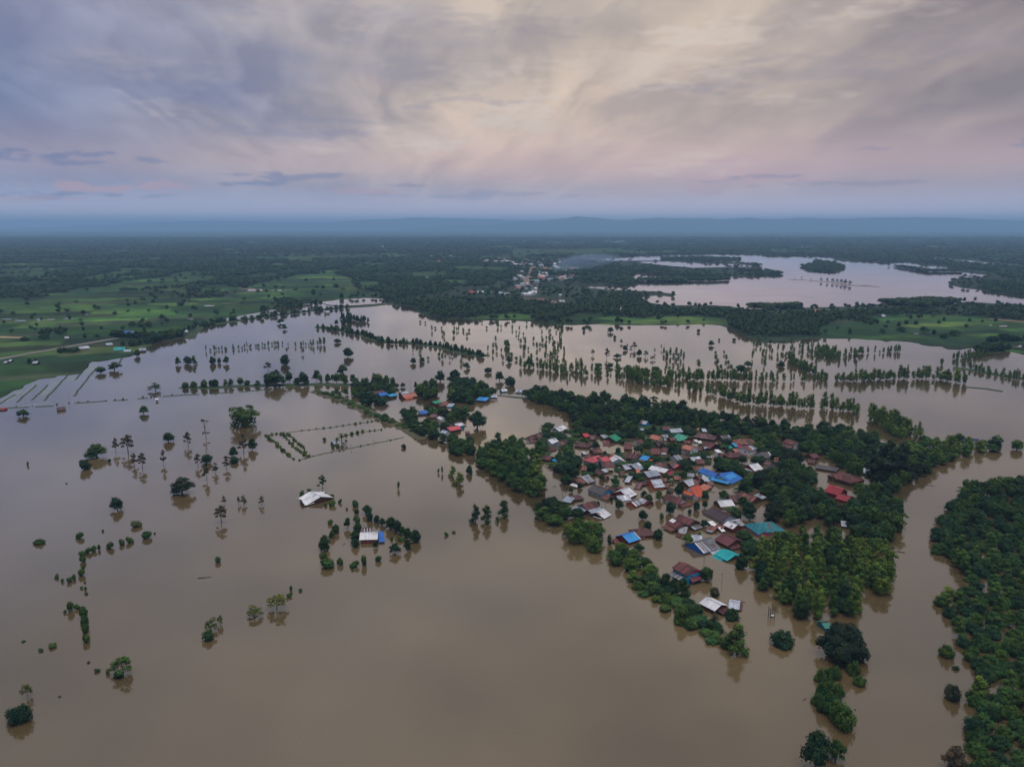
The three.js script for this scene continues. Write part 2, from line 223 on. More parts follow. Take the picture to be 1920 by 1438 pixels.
// ---------------------------------------------------------------- water: murky brown, smooth, small waves
const waterMaps = (() => {
  const T = 512, h = new Uint8Array(T * T * 4), c = new Uint8Array(T * T * 4), r = new Uint8Array(T * T * 4);
  const tile = (f, x, y) => { const u = x / T, v = y / T, s = (a, b) => f(a, b); return (s(x, y) * (1 - u) + s(x - T, y) * u) * (1 - v) + (s(x, y - T) * (1 - u) + s(x - T, y - T) * u) * v; };
  for (let y = 0; y < T; y++) for (let x = 0; x < T; x++) {
    const i = (y * T + x) * 4, a = tile((p, q) => fbm(p * 0.045, q * 0.07, 5), x, y), b = tile((p, q) => fbm(p * 0.012 + 7, q * 0.012, 4), x, y), e = tile((p, q) => fbm(p * 0.02 + q * 0.012, q * 0.05 - p * 0.02 + 20, 4), x, y);
    h[i] = h[i + 1] = h[i + 2] = 128 + 110 * a; h[i + 3] = 255;
    c[i] = 208 + 120 * b; c[i + 1] = 206 + 120 * b; c[i + 2] = 202 + 125 * b; c[i + 3] = 255;
    r[i] = r[i + 2] = 0; r[i + 1] = clamp(150 + 190 * e + 80 * b, 60, 255); r[i + 3] = 255;
  }
  const make = (d, srgb) => { const t = new THREE.DataTexture(d, T, T); t.magFilter = THREE.LinearFilter; t.wrapS = t.wrapT = THREE.RepeatWrapping; if (srgb) t.colorSpace = THREE.SRGBColorSpace; t.needsUpdate = true; return t; };
  const H1 = make(h); H1.repeat.set(1.4, 1.4); const c1 = make(c, true); c1.repeat.set(0.031, 0.031); const r1 = make(r); r1.repeat.set(0.022, 0.022);
  const r2 = make(r); r2.repeat.set(0.009, 0.03); r2.rotation = 0.5; return { h: H1, c: c1, r: r1, r2 };
})();
const WATER = new THREE.MeshPhysicalMaterial({ color: C(0.106, 0.079, 0.041), map: waterMaps.c, roughness: 0.2, roughnessMap: waterMaps.r, ior: 1.5, metalness: 0, clearcoat: 1, clearcoatRoughness: 0.085, clearcoatRoughnessMap: waterMaps.r2, bumpMap: waterMaps.h, bumpScale: 0.006 });
{
  const g = new THREE.PlaneGeometry(40000, 22000, 1, 1); g.rotateX(-Math.PI / 2); g.translate(0, 0, -8000);
  const p = g.attributes.position, u = g.attributes.uv; for (let i = 0; i < p.count; i++) u.setXY(i, p.getX(i) * 0.05, p.getZ(i) * 0.05);
  struct('water', g, WATER);
  const wuv = (x, z) => [x * 0.05, z * 0.05];
  for (const [k, p2] of Object.entries(LAKE_OUT)) struct({ lake: 'lake', river: 'river', pond: 'pond' }[k], sheet(p2, LAND_Y + 0.12, 0, 0, wuv), WATER);
  POND_OUT.forEach((p2) => struct('pond', sheet(p2, LAND_Y + (p2[0][1] < -9600 ? 0.4 : 0.2), 0, 0, wuv), WATER));
}
// ---------------------------------------------------------------- dykes, islands, bunds, roads
const SOIL = rough({ color: C(0.06, 0.055, 0.036) }), VERGE = rough({ color: C(0.024, 0.042, 0.02) }), ASPHALT = rough({ color: C(0.11, 0.105, 0.1) }), WET = rough({ color: C(0.16, 0.13, 0.095), roughness: 0.6 });
const line = (s, amp = 1.5, step = 14, seed = 3, h = 0) => jag(ground(s, h), amp, step, seed, false);
for (const [s, w, m, y] of [
  ['352,634 375,613 400,608 440,602 480,596 555,586 612,580 640,577 692,574 735,569', 11, VERGE, 1.1],
  ...['0,766 30,764.5 52,763.5', '66,763 98,761.5', '140,756 158,755 200,752', '212,751.5 238,749.5', '258,748 276,746.5', '305,743.5 340,741 372,739.5', '396,738 436,736', '455,735 505,729.5', '530,727 590,722'].map((s) => [s, 2.4, VERGE, 0.25]),
  ['590,734 640,748 713,783 757,801 790,822', 9, SOIL, 0.8],
    ['598,613 640,619 680,627 718,641 765,643 813,648 859,658 908,668', 16, VERGE, 0.9],
  ['340,726 400,727 450,724 520,722 600,721 680,722 740,721', 9, VERGE, 0.6],
  ['1480,524.5 1520,526.5 1560,530 1600,536 1649,538.5', 14, rough({ color: C(0.11, 0.085, 0.065) }), 1.35], ['1618,535.5 1636,537.5 1649,538.5', 12, rough({ color: C(0.11, 0.085, 0.065) }), 1.3],
  ['1677,500.5 1710,504.5 1745,509.5', 22, VERGE, 1.4], ['1197,526 1260,526 1330,527 1365,524', 26, VERGE, 1.35], ['1400,577 1460,579 1500,577', 20, VERGE, 1.4],
  ['1790,690 1829,694 1870,703 1925,711 2000,722', 9, VERGE, 0.6], ['1812,726 1850,729 1880,734', 4, VERGE, 0.4],
]) struct('earth_bank', ribbon(line(s, 1.2, 18, 9, 0), w, y, 2, -0.6), m);
for (const s of ['1501,500 1522,508 1565,510 1586,502 1565,494 1530,489 1525,495', '1240,484.5 1300,483 1390,485 1390,487 1330,488 1240,486.5', '1650,569 1700,565.5 1760,564 1800,568 1740,576 1690,573', '930,742 970,738 1060,757 1085,790 1180,812 1330,800 1540,830 1680,872 1750,860 1700,838 1560,815 1460,803 1370,792 1290,780 1200,772 1120,762 1040,748'])
  struct('island', sheet(jag(ground(s), 3, 14, 21), s.startsWith('930') ? 0.25 : LAND_Y + 0.55, 2, -0.6), VERGE);
// flooded paddies at the western shore: earth bunds running out into the water, reedy shallows between
for (const s of ['-4,758 28,740', '31,754 50,737 67,722', '82,751 105,726 127,703', '138,743 155,720 179,691', '140,712 152,700', '58,750 74,737 88,722', '222,683 228,672 232,664'])
  struct('field_bund', ribbon(line(s, 0.8, 12, 31), 1.5, 0.3, 0.7, -0.5), VERGE);
const PADDY = new THREE.MeshPhysicalMaterial({ color: C(0.1, 0.115, 0.085), roughness: 0.35, roughnessMap: waterMaps.r, ior: 1.4, clearcoat: 0.6, clearcoatRoughness: 0.15, bumpMap: waterMaps.h, bumpScale: 0.02 });
['0,752 24,737 46,728 30,744 8,757', '40,738 62,718 82,712 66,726 46,745', '72,736 100,712 120,710 98,728 80,746', '116,716 128,706 150,704 140,716', '150,704 170,682 186,680 172,700', '14,766 60,758 100,752 90,758 40,763'].forEach((s) => struct('paddy', sheet(jag(ground(s), 1.5, 8, 77), 0.05, 0, 0, (x, z) => [x * 0.05, z * 0.05]), PADDY));
for (const s of ['498,817 515,830 530,845 552,863', '528,814 540,826 552,840 577,856', '498,817 540,811 580,806 620,802 665,795 710,789', '560,863 600,852 620,848 690,834 757,820', '640,819 660,814 680,810 715,806']) struct('field_bund', ribbon(line(s, 0.5, 9, 33), 0.9, 0.16, 0.5, -0.4), VERGE);
struct('village_road', ribbon(line('1195,1083 1215,1094 1235,1108 1255,1124 1275,1138 1300,1157 1325,1174 1345,1188 1372,1208', 0.4, 8, 8), 6.5, 0.5, 2, -0.5), SOIL);
struct('village_road', ribbon(line('1215,1093 1235,1107 1255,1123 1275,1137 1300,1156 1325,1173 1340,1184', 0.3, 8, 8), 2.2, 0.56, 0.2, 0.3), rough({ color: C(0.1, 0.092, 0.082) }));
struct('road', ribbon(line('-260,722 -100,693 0,674 52,664 100,656 150,647 190,640 225,634 255,629', 0.5, 30, 4), 7.5, LAND_Y + 0.35, 3, LAND_Y - 0.1), ASPHALT);
struct('road', ribbon(line('984,537 990,522 997,507 1000,500', 0.5, 90, 4), 16, LAND_Y + 0.6, 3, LAND_Y - 0.1), rough({ color: C(0.13, 0.1, 0.085) }));
// ---------------------------------------------------------------- hills along the horizon
function ridge(list, far, deep, seed) {                             // [px, height of the skyline above the eye line in px]
  const P = [], I = [], n = 220, r = rng(seed), x0 = list[0][0], x1 = list[list.length - 1][0], rows = 9;
  const top = (x) => { let i = 0; while (i < list.length - 2 && list[i + 1][0] < x) i++; const [a, b] = [list[i], list[i + 1]]; return mix(a[1], b[1], smooth(a[0], b[0], x)) + 0.7 * noise(x * 0.05, seed) + 0.4 * noise(x * 0.16, seed + 3); };
  for (let j = 0; j < rows; j++) for (let i = 0; i <= n; i++) {
    const x = mix(x0, x1, i / n), u = (j / (rows - 1)) * 2 - 1, z = far + deep * u, s = Math.cos(u * Math.PI / 2), h = Math.max(0, (top(x) / F * CP * far + H) * Math.pow(s, 1.2) * (1 + 0.18 * noise(i * 0.13, j * 1.7) * (s < 0.95 ? 1 : 0)));
    P.push((x - 960) / F * far * CP * (z / far), j === 0 || j === rows - 1 ? -5 : h, -z);
  }
  for (let j = 0; j < rows - 1; j++) for (let i = 0; i < n; i++) { const a = j * (n + 1) + i, b = a + n + 1; I.push(a, a + 1, b, b, a + 1, b + 1); }
  const g = new THREE.BufferGeometry(); g.setAttribute('position', new THREE.Float32BufferAttribute(P, 3)); g.setIndex(I); g.computeVertexNormals(); return g;
}
const HILL = rough({ color: C(0.05, 0.07, 0.05), roughness: 1, side: THREE.DoubleSide });
struct('hills', ridge([[-700, -4], [60, -3], [200, 3], [300, 8], [400, 9.5], [480, 8], [610, 7], [700, 12], [790, 16], [880, 14], [960, 11], [1040, 10], [1200, 8], [2600, 2]], 36000, 4200, 3), HILL);
struct('hills', ridge([[700, -8], [900, 2], [1000, 10], [1060, 14], [1080, 17.5], [1110, 17], [1140, 13], [1160, 11.5], [1230, 15], [1300, 14], [1320, 15.5], [1350, 12], [1400, 15.5], [1450, 13], [1505, 15.5], [1560, 14], [1680, 16.5], [1760, 16], [1860, 12], [1960, 8], [2600, 0]], 28000, 2600, 8), HILL);
// ---------------------------------------------------------------- houses: tin roofs standing out of the flood
const COL = { maroon: [0.1, 0.025, 0.03], dmaroon: [0.065, 0.019, 0.024], mauve: [0.12, 0.062, 0.07], red: [0.26, 0.014, 0.03], hotred: [0.5, 0.05, 0.08], pink: [0.48, 0.085, 0.11], rose: [0.13, 0.032, 0.05], rust: [0.15, 0.055, 0.042], drust: [0.11, 0.04, 0.03], salmon: [0.42, 0.15, 0.11], orange: [0.62, 0.13, 0.06], brick: [0.55, 0.1, 0.055], tangerine: [0.75, 0.18, 0.08],
  white: [0.66, 0.69, 0.77], pale: [0.4, 0.45, 0.56], metal: [0.27, 0.33, 0.44], grey: [0.2, 0.22, 0.27], dgrey: [0.075, 0.07, 0.085], plum: [0.05, 0.03, 0.045], brown: [0.1, 0.06, 0.055], green: [0.01, 0.26, 0.15], jade: [0.05, 0.31, 0.22], sage: [0.03, 0.17, 0.14], teal: [0, 0.16, 0.22], turq: [0, 0.34, 0.38], blue: [0.015, 0.13, 0.5], sky: [0.03, 0.27, 0.68], azure: [0.01, 0.3, 0.62], cream: [0.5, 0.44, 0.36], beige: [0.3, 0.25, 0.2], lime: [0.36, 0.55, 0.28], hotpink: [0.6, 0.12, 0.3], lblue: [0.32, 0.42, 0.52], dark: [0.035, 0.03, 0.03], wood: [0.09, 0.05, 0.035], dred: [0.16, 0.03, 0.03], crimson: [0.25, 0.02, 0.06] };
const sheetMap = (seed, rusty) => {                                 // tin sheets laid side by side, 16 m to a repeat: tone of each sheet, dirt, rust
  const T = 256, d = new Uint8Array(T * T * 4), r = rng(seed), tone = Array.from({ length: 20 }, () => 0.86 + 0.24 * (r() - 0.5) * (rusty ? 2.4 : 0.55)), patch = Array.from({ length: 80 }, () => r());
  for (let y = 0; y < T; y++) for (let x = 0; x < T; x++) {
    const i = (y * T + x) * 4, sh = Math.floor(x / 12.8) % 20, row = Math.floor(y / 64), rid = 0.94 + 0.06 * Math.cos(x / 12.8 * 2 * Math.PI * 4), k = tone[sh] * rid * (1 + (rusty ? 0.34 : 0.16) * fbm(x * 0.03, y * 0.014 + seed, 4)) * (x % 13 === 0 ? 0.86 : 1);
    const ru = rusty ? smooth(0.02, 0.4, fbm(x * 0.045 + seed, y * 0.02, 4) + (patch[(sh * 4 + row) % 80] - 0.62) * 0.7) : smooth(0.25, 0.6, fbm(x * 0.05 + seed, y * 0.02, 4)) * 0.4;
    const c = mix3([k, k, k], [k * 0.82, k * 0.56, k * 0.46], ru * (rusty ? 0.75 : 0.4));
    for (let q = 0; q < 3; q++) d[i + q] = clamp(c[q]) * 255; d[i + 3] = 255;
  }
  const t = new THREE.DataTexture(d, T, T); t.colorSpace = THREE.SRGBColorSpace; t.magFilter = THREE.LinearFilter; t.wrapS = t.wrapT = THREE.RepeatWrapping; t.repeat.set(1 / 16, 1 / 16); t.needsUpdate = true; return t;
};
const CLEAN = [sheetMap(3, false), sheetMap(8, false)], RUSTY = [sheetMap(13, true), sheetMap(29, true)];
const WALLMAP = (() => { const T = 128, d = new Uint8Array(T * T * 4); for (let y = 0; y < T; y++) for (let x = 0; x < T; x++) { const i = (y * T + x) * 4, k = (0.88 + 0.14 * fbm(x * 0.06, y * 0.06, 4)) * (y % 16 === 0 ? 0.86 : 1); d[i] = d[i + 1] = d[i + 2] = clamp(k) * 255; d[i + 3] = 255; } const t = new THREE.DataTexture(d, T, T); t.colorSpace = THREE.SRGBColorSpace; t.magFilter = THREE.LinearFilter; t.wrapS = t.wrapT = THREE.RepeatWrapping; t.repeat.set(0.25, 0.25); t.needsUpdate = true; return t; })();
const mats = new Map();
function mat(kind, name, i = 0) { const k = kind + name + i; if (!mats.has(k)) { const rusty = kind === 'roof' && /maroon|rust|mauve|brown|grey|dmaroon/.test(name) && name !== 'dgrey'; mats.set(k, rough(kind === 'roof' ? { color: C(...COL[name]), map: (rusty ? RUSTY : CLEAN)[i % 2], roughness: 0.62, specularIntensity: 0.6 } : { color: C(...COL[name]), map: WALLMAP, roughness: 0.9 })); } return mats.get(k); }
const GLASS = rough({ color: C(0.02, 0.022, 0.028), roughness: 0.25 }), FRAME = rough({ color: C(0.42, 0.38, 0.32) }), POST = rough({ color: C(0.16, 0.12, 0.09) });
function quadGeo(list) {                                            // list of [a, b, c, d, uv size along ab, along ad]
  const P = [], U = [], I = [];
  for (const [a, b, c, d] of list) { const k = P.length / 3, w = Math.hypot(...a.map((v, i) => v - b[i])), h = Math.hypot(...a.map((v, i) => v - d[i])), o = (a[0] * 7 + a[2] * 3) % 16; P.push(...a, ...b, ...c, ...d); U.push(o, 0, o + w, 0, o + w, h, o, h); I.push(k, k + 1, k + 2, k, k + 2, k + 3); }
  const g = new THREE.BufferGeometry(); g.setAttribute('position', new THREE.Float32BufferAttribute(P, 3)); g.setAttribute('uv', new THREE.Float32BufferAttribute(U, 2)); g.setIndex(I); g.computeVertexNormals(); return g;
}
const T = 0.14;
function slab(a, b, c, d) {                                         // roof plane with thickness: a-b upper edge, d-c lower edge
  const dn = (p) => [p[0], p[1] - T, p[2]];
  return [[d, c, b, a], [dn(a), dn(b), dn(c), dn(d)], [dn(d), dn(c), c, d], [dn(b), dn(a), a, b], [dn(a), dn(d), d, a], [dn(c), dn(b), b, c]];
}
function box(x0, x1, y0, y1, z0, z1) { return [[[x0, y0, z1], [x1, y0, z1], [x1, y1, z1], [x0, y1, z1]], [[x1, y0, z0], [x0, y0, z0], [x0, y1, z0], [x1, y1, z0]], [[x1, y0, z1], [x1, y0, z0], [x1, y1, z0], [x1, y1, z1]], [[x0, y0, z0], [x0, y0, z1], [x0, y1, z1], [x0, y1, z0]], [[x0, y1, z1], [x1, y1, z1], [x1, y1, z0], [x0, y1, z0]], [[x0, y0, z0], [x1, y0, z0], [x1, y0, z1], [x0, y0, z1]]]; }
const FOOT = [], SHOWN = [];                                       // and where each roof shows, so that trees do not grow in front of it
function seenAt(x, y, z) { const t = -z * CP + (H - y) * SP; return [960 + x / t * F, 719 + F * ((H - y) * CP + z * SP) / t]; }                                                    // footprints, so that trees keep clear of roofs
const geoCache = new Map(), cached = (k, f) => { if (!geoCache.has(k)) geoCache.set(k, f()); return geoCache.get(k); };
function windowAt(parent, x, y, z, ry, w = 1.1, h = 0.9) {
  const f = part(parent, 'window', cached(`wf${w},${h}`, () => quadGeo([...box(-w / 2 - 0.1, w / 2 + 0.1, -h / 2 - 0.1, -h / 2, -0.02, 0.07), ...box(-w / 2 - 0.1, w / 2 + 0.1, h / 2, h / 2 + 0.1, -0.02, 0.07), ...box(-w / 2 - 0.1, -w / 2, -h / 2, h / 2, -0.02, 0.07), ...box(w / 2, w / 2 + 0.1, -h / 2, h / 2, -0.02, 0.07)])), FRAME);
  part(f, 'pane', cached(`wp${w},${h}`, () => quadGeo(box(-w / 2, w / 2, -h / 2, h / 2, -0.02, 0.03))), GLASS);
  f.position.set(x, y, z); f.rotation.y = ry; return f;
}
// one house from its ridge: two points of the photograph at the height of the ridge, the width across, and what it is made of
function house(o) {
  const { r, roof, wall = 'wood' } = o, W = o.W * 1.07, h = o.h * (o.far ? 1 : 0.84), { rise = W * 0.24, type = 'gable', label, name = 'village_house', cat = 'house', group, win = 0, over = 0.5, i = FOOT.length } = o;
  const A = G(r[0], r[1], h), B = G(r[2], r[3], h);
  let dx = B[0] - A[0], dz = B[1] - A[1]; let L = Math.hypot(dx, dz); dx /= L; dz /= L; L *= 1.04;
  if (dx < 0 && Math.abs(dx) > 0.02) { dx = -dx; dz = -dz; }       // local +x runs to the east, local +z towards the viewer's side
  const cx = (A[0] + B[0]) / 2, cz = (A[1] + B[1]) / 2, turn = Math.atan2(-dz, dx);
  const t = thing(name, label, cat, [cx, 0, cz], turn, group);
  const e = h - rise, x = L / 2, w = W / 2, list = [];
  let wx = x, wz = w;
  if (type === 'gable') { list.push(...slab([-x, h, 0], [x, h, 0], [x, e, w], [-x, e, w]), ...slab([x, h, 0], [-x, h, 0], [-x, e, -w], [x, e, -w])); wx = x - over; wz = w - over; }
  else if (type === 'hip') { const X = x + w * 0.75; list.push(...slab([-x, h, 0], [x, h, 0], [X, e, w], [-X, e, w]), ...slab([x, h, 0], [-x, h, 0], [-X, e, -w], [X, e, -w]), ...slab([x, h, 0], [x, h, 0], [X, e, -w], [X, e, w]), ...slab([-x, h, 0], [-x, h, 0], [-X, e, w], [-X, e, -w])); wx = X - over; wz = w - over; }
  else { list.push(...slab([-x, h, -w], [x, h, -w], [x, e, w], [-x, e, w])); wx = x - over * 0.6; wz = w - over * 0.6; }    // one slope, falling to the viewer
  part(t, 'roof', quadGeo(list), mat('roof', roof, i));
  if (!o.cap && type === 'gable' && name === 'village_house') o.cap = /white|pale|metal|lblue/.test(roof) ? 'metal' : /blue|sky|azure|turq|teal|jade|green/.test(roof) ? roof : 'dmaroon';
  if (o.cap && type !== 'shed') part(t, 'ridge_cap', quadGeo([...slab([-x, h + 0.1, 0], [x, h + 0.1, 0], [x, h - 0.12, 0.5], [-x, h - 0.12, 0.5]), ...slab([x, h + 0.1, 0], [-x, h + 0.1, 0], [-x, h - 0.12, -0.5], [x, h - 0.12, -0.5])]), mat('roof', o.cap));
  const low = o.posts ? Math.max(0.4, e - o.posts) : -2.2, ww = [];
  const ez = type === 'shed' ? (z) => h - T - (z + w) / W * rise : () => e;
  ww.push([[-wx, low, wz], [wx, low, wz], [wx, ez(wz), wz], [-wx, ez(wz), wz]], [[wx, low, -wz], [-wx, low, -wz], [-wx, ez(-wz), -wz], [wx, ez(-wz), -wz]], [[wx, low, wz], [wx, low, -wz], [wx, ez(-wz), -wz], [wx, ez(wz), wz]], [[-wx, low, -wz], [-wx, low, wz], [-wx, ez(wz), wz], [-wx, ez(-wz), -wz]]);
  if (o.posts) ww.push([[-wx, low, -wz], [wx, low, -wz], [wx, low, wz], [-wx, low, wz]]);
  part(t, 'wall', quadGeo(ww), mat('wall', wall));
  if (type === 'gable') { const y1 = h - T - 0.05, gm = mat('wall', o.gable || wall); for (const s of [-1, 1]) { const X = s * (wx + 0.004), a = [X, e, s * wz], b = [X, e, -s * wz], c = [X, e + (y1 - e) * (wz / w) + 0.1, 0]; part(t, 'gable_wall', quadGeo([[a, b, c, c]]), gm); } }
  if (o.posts) for (const sx of [-1, 0, 1]) for (const sz of [-1, 1]) part(t, 'post', cached('post', () => new THREE.CylinderGeometry(0.14, 0.14, 1, 6)), POST).position.set(sx * (wx - 0.3), low / 2 - 1, sz * (wz - 0.3)), t.children[t.children.length - 1].scale.y = low + 2;
  // windows along the long side that faces the viewer and on both ends
  const yw = Math.max(e - 1.15, 0.7);
  if (win && e > 1.3) { for (let k = 0; k < win; k++) windowAt(t, mix(-wx, wx, (k + 0.5) / win), yw, wz, 0); if (W > 6) for (const s of [-1, 1]) windowAt(t, s * wx, yw, wz * 0.35, s * Math.PI / 2); }
  // lower roofs leaning against a side: [side, depth, colour, from, to, drop, height at the wall]
  (o.lean || []).forEach(([side, depth, colour, f = 0, g = 1, drop = depth * 0.2, top = e - 0.25], k) => {
    const S = side === 'f' || side === 'b', len = S ? 2 * wx : 2 * wz, a = -len / 2 + len * f, b = -len / 2 + len * g, d0 = (S ? wz : wx) - 0.05, d1 = d0 + depth;
    const q = (u, y, v) => side === 'f' ? [u, y, v] : side === 'b' ? [-u, y, -v] : side === 'r' ? [v, y, -u] : [-v, y, u];
    const lr = part(t, 'lean_to_roof', quadGeo(slab(q(a, top, d0), q(b, top, d0), q(b, top - drop, d1), q(a, top - drop, d1))), mat('roof', colour, k + 1));
    for (const u of [a + 0.3, b - 0.3]) { const p = q(u, 0, d1 - 0.25), ph = top - drop + 2; const c = part(t, 'post', cached('post', () => new THREE.CylinderGeometry(0.14, 0.14, 1, 6)), POST); c.position.set(p[0], ph / 2 - 2 - 0.07, p[2]); c.scale.y = ph - 0.1; }
    if (o.closed) part(t, 'lean_to_wall', quadGeo([[q(a + 0.2, -2, d1 - 0.4), q(b - 0.2, -2, d1 - 0.4), q(b - 0.2, top - drop, d1 - 0.4), q(a + 0.2, top - drop, d1 - 0.4)]]), mat('wall', o.closed));
    return lr;
  });
  // single sheets of another colour lying on the front slope: [from, to, upper, lower, colour]
  (o.patch || []).forEach(([f, g, u0, u1, colour]) => {
    const p = (s, u) => type === 'shed' ? [mix(-x, x, s), mix(h, e, u) + 0.07, mix(-w, w, u)] : [mix(-x, x, s), mix(h, e, u) + 0.07, mix(0, w, u)];
    part(t, 'roof_sheet', quadGeo(slab(p(f, u0), p(g, u0), p(g, u1), p(f, u1))), mat('roof', colour));
  });
  if (!o.patch && type !== 'hip' && o.L0 !== 0) { const q = rng(500 + i), L0 = 2 * x; if (q() < 0.6 && L0 > 4) { const n = 1 + Math.floor(q() * 2.4); for (let k = 0; k < n; k++) { const f0 = q() * 0.85, wd = clamp(0.95 / L0 * (1 + Math.floor(q() * 2)), 0.05, 0.4), u0 = q() < 0.5 ? 0 : 0.45; const tint = /white|pale|metal|lblue/.test(roof) ? ['grey', 'pale', 'rust'] : /grey|plum|brown/.test(roof) ? ['brown', 'metal', 'grey'] : ['dmaroon', 'rust', 'mauve']; const P2 = (s2, uu) => type === 'shed' ? [mix(-x, x, s2), mix(h, e, uu) + 0.06, mix(-w, w, uu)] : [mix(-x, x, s2), mix(h, e, uu) + 0.06, mix(0, w, uu)]; const u1 = u0 + 0.3 + 0.25 * q(), f1 = Math.min(1, f0 + wd); if (/maroon|rust|grey|white|pale|metal|mauve|brown/.test(roof)) part(t, 'roof_sheet', quadGeo(slab(P2(f0, u0), P2(f1, u0), P2(f1, Math.min(u1, 1)), P2(f0, Math.min(u1, 1)))), mat('roof', tint[Math.floor(q() * 3)], 1)); } } }
  if (o.porch) { // small gable standing out of the front: [place along the wall, width, depth, colour, gable colour]
    const [f, pw, pd, colour, gc] = o.porch, X = mix(-wx, wx, f), pr = pw * 0.25, top = e + pr * 0.75, y0 = top - pr;
    part(t, 'porch_roof', quadGeo([...slab([X, top, -0.6 + wz * 0.4], [X, top, wz + pd], [X - pw / 2, y0, wz + pd], [X - pw / 2, y0, wz * 0.6]), ...slab([X, top, wz + pd], [X, top, -0.6 + wz * 0.4], [X + pw / 2, y0, wz * 0.6], [X + pw / 2, y0, wz + pd])]), mat('roof', colour));
    part(t, 'porch_wall', quadGeo([...box(X - pw / 2 + 0.4, X + pw / 2 - 0.4, -2, y0, wz, wz + pd - 0.5), [[X - pw / 2 + 0.4, y0, wz + pd - 0.5], [X + pw / 2 - 0.4, y0, wz + pd - 0.5], [X, top - T, wz + pd - 0.5], [X, top - T, wz + pd - 0.5]]]), mat('wall', gc || wall));
    if (y0 > 1.2) windowAt(t, X, y0 - 0.9, wz + pd - 0.5, 0, 0.9, 0.8);
  }
  FOOT.push([cx, cz, Math.max(wx, wz) * 0.9 + 0.6, turn, wx, wz]);
  { let x0 = 1e9, x1 = -1e9, y0 = 1e9, y1 = -1e9; for (const a of [-wx, wx]) for (const b of [-wz, wz]) for (const y of [e * 0.55, h]) { const [px, py] = seenAt(cx + Math.cos(turn) * a + Math.sin(turn) * b, y, cz - Math.sin(turn) * a + Math.cos(turn) * b); x0 = Math.min(x0, px); x1 = Math.max(x1, px); y0 = Math.min(y0, py); y1 = Math.max(y1, py); } SHOWN.push({ x0, x1, y0, y1, z: cz, hidden: 0 }); }
  return t;
}
const NEAR = 'flooded houses of the village';
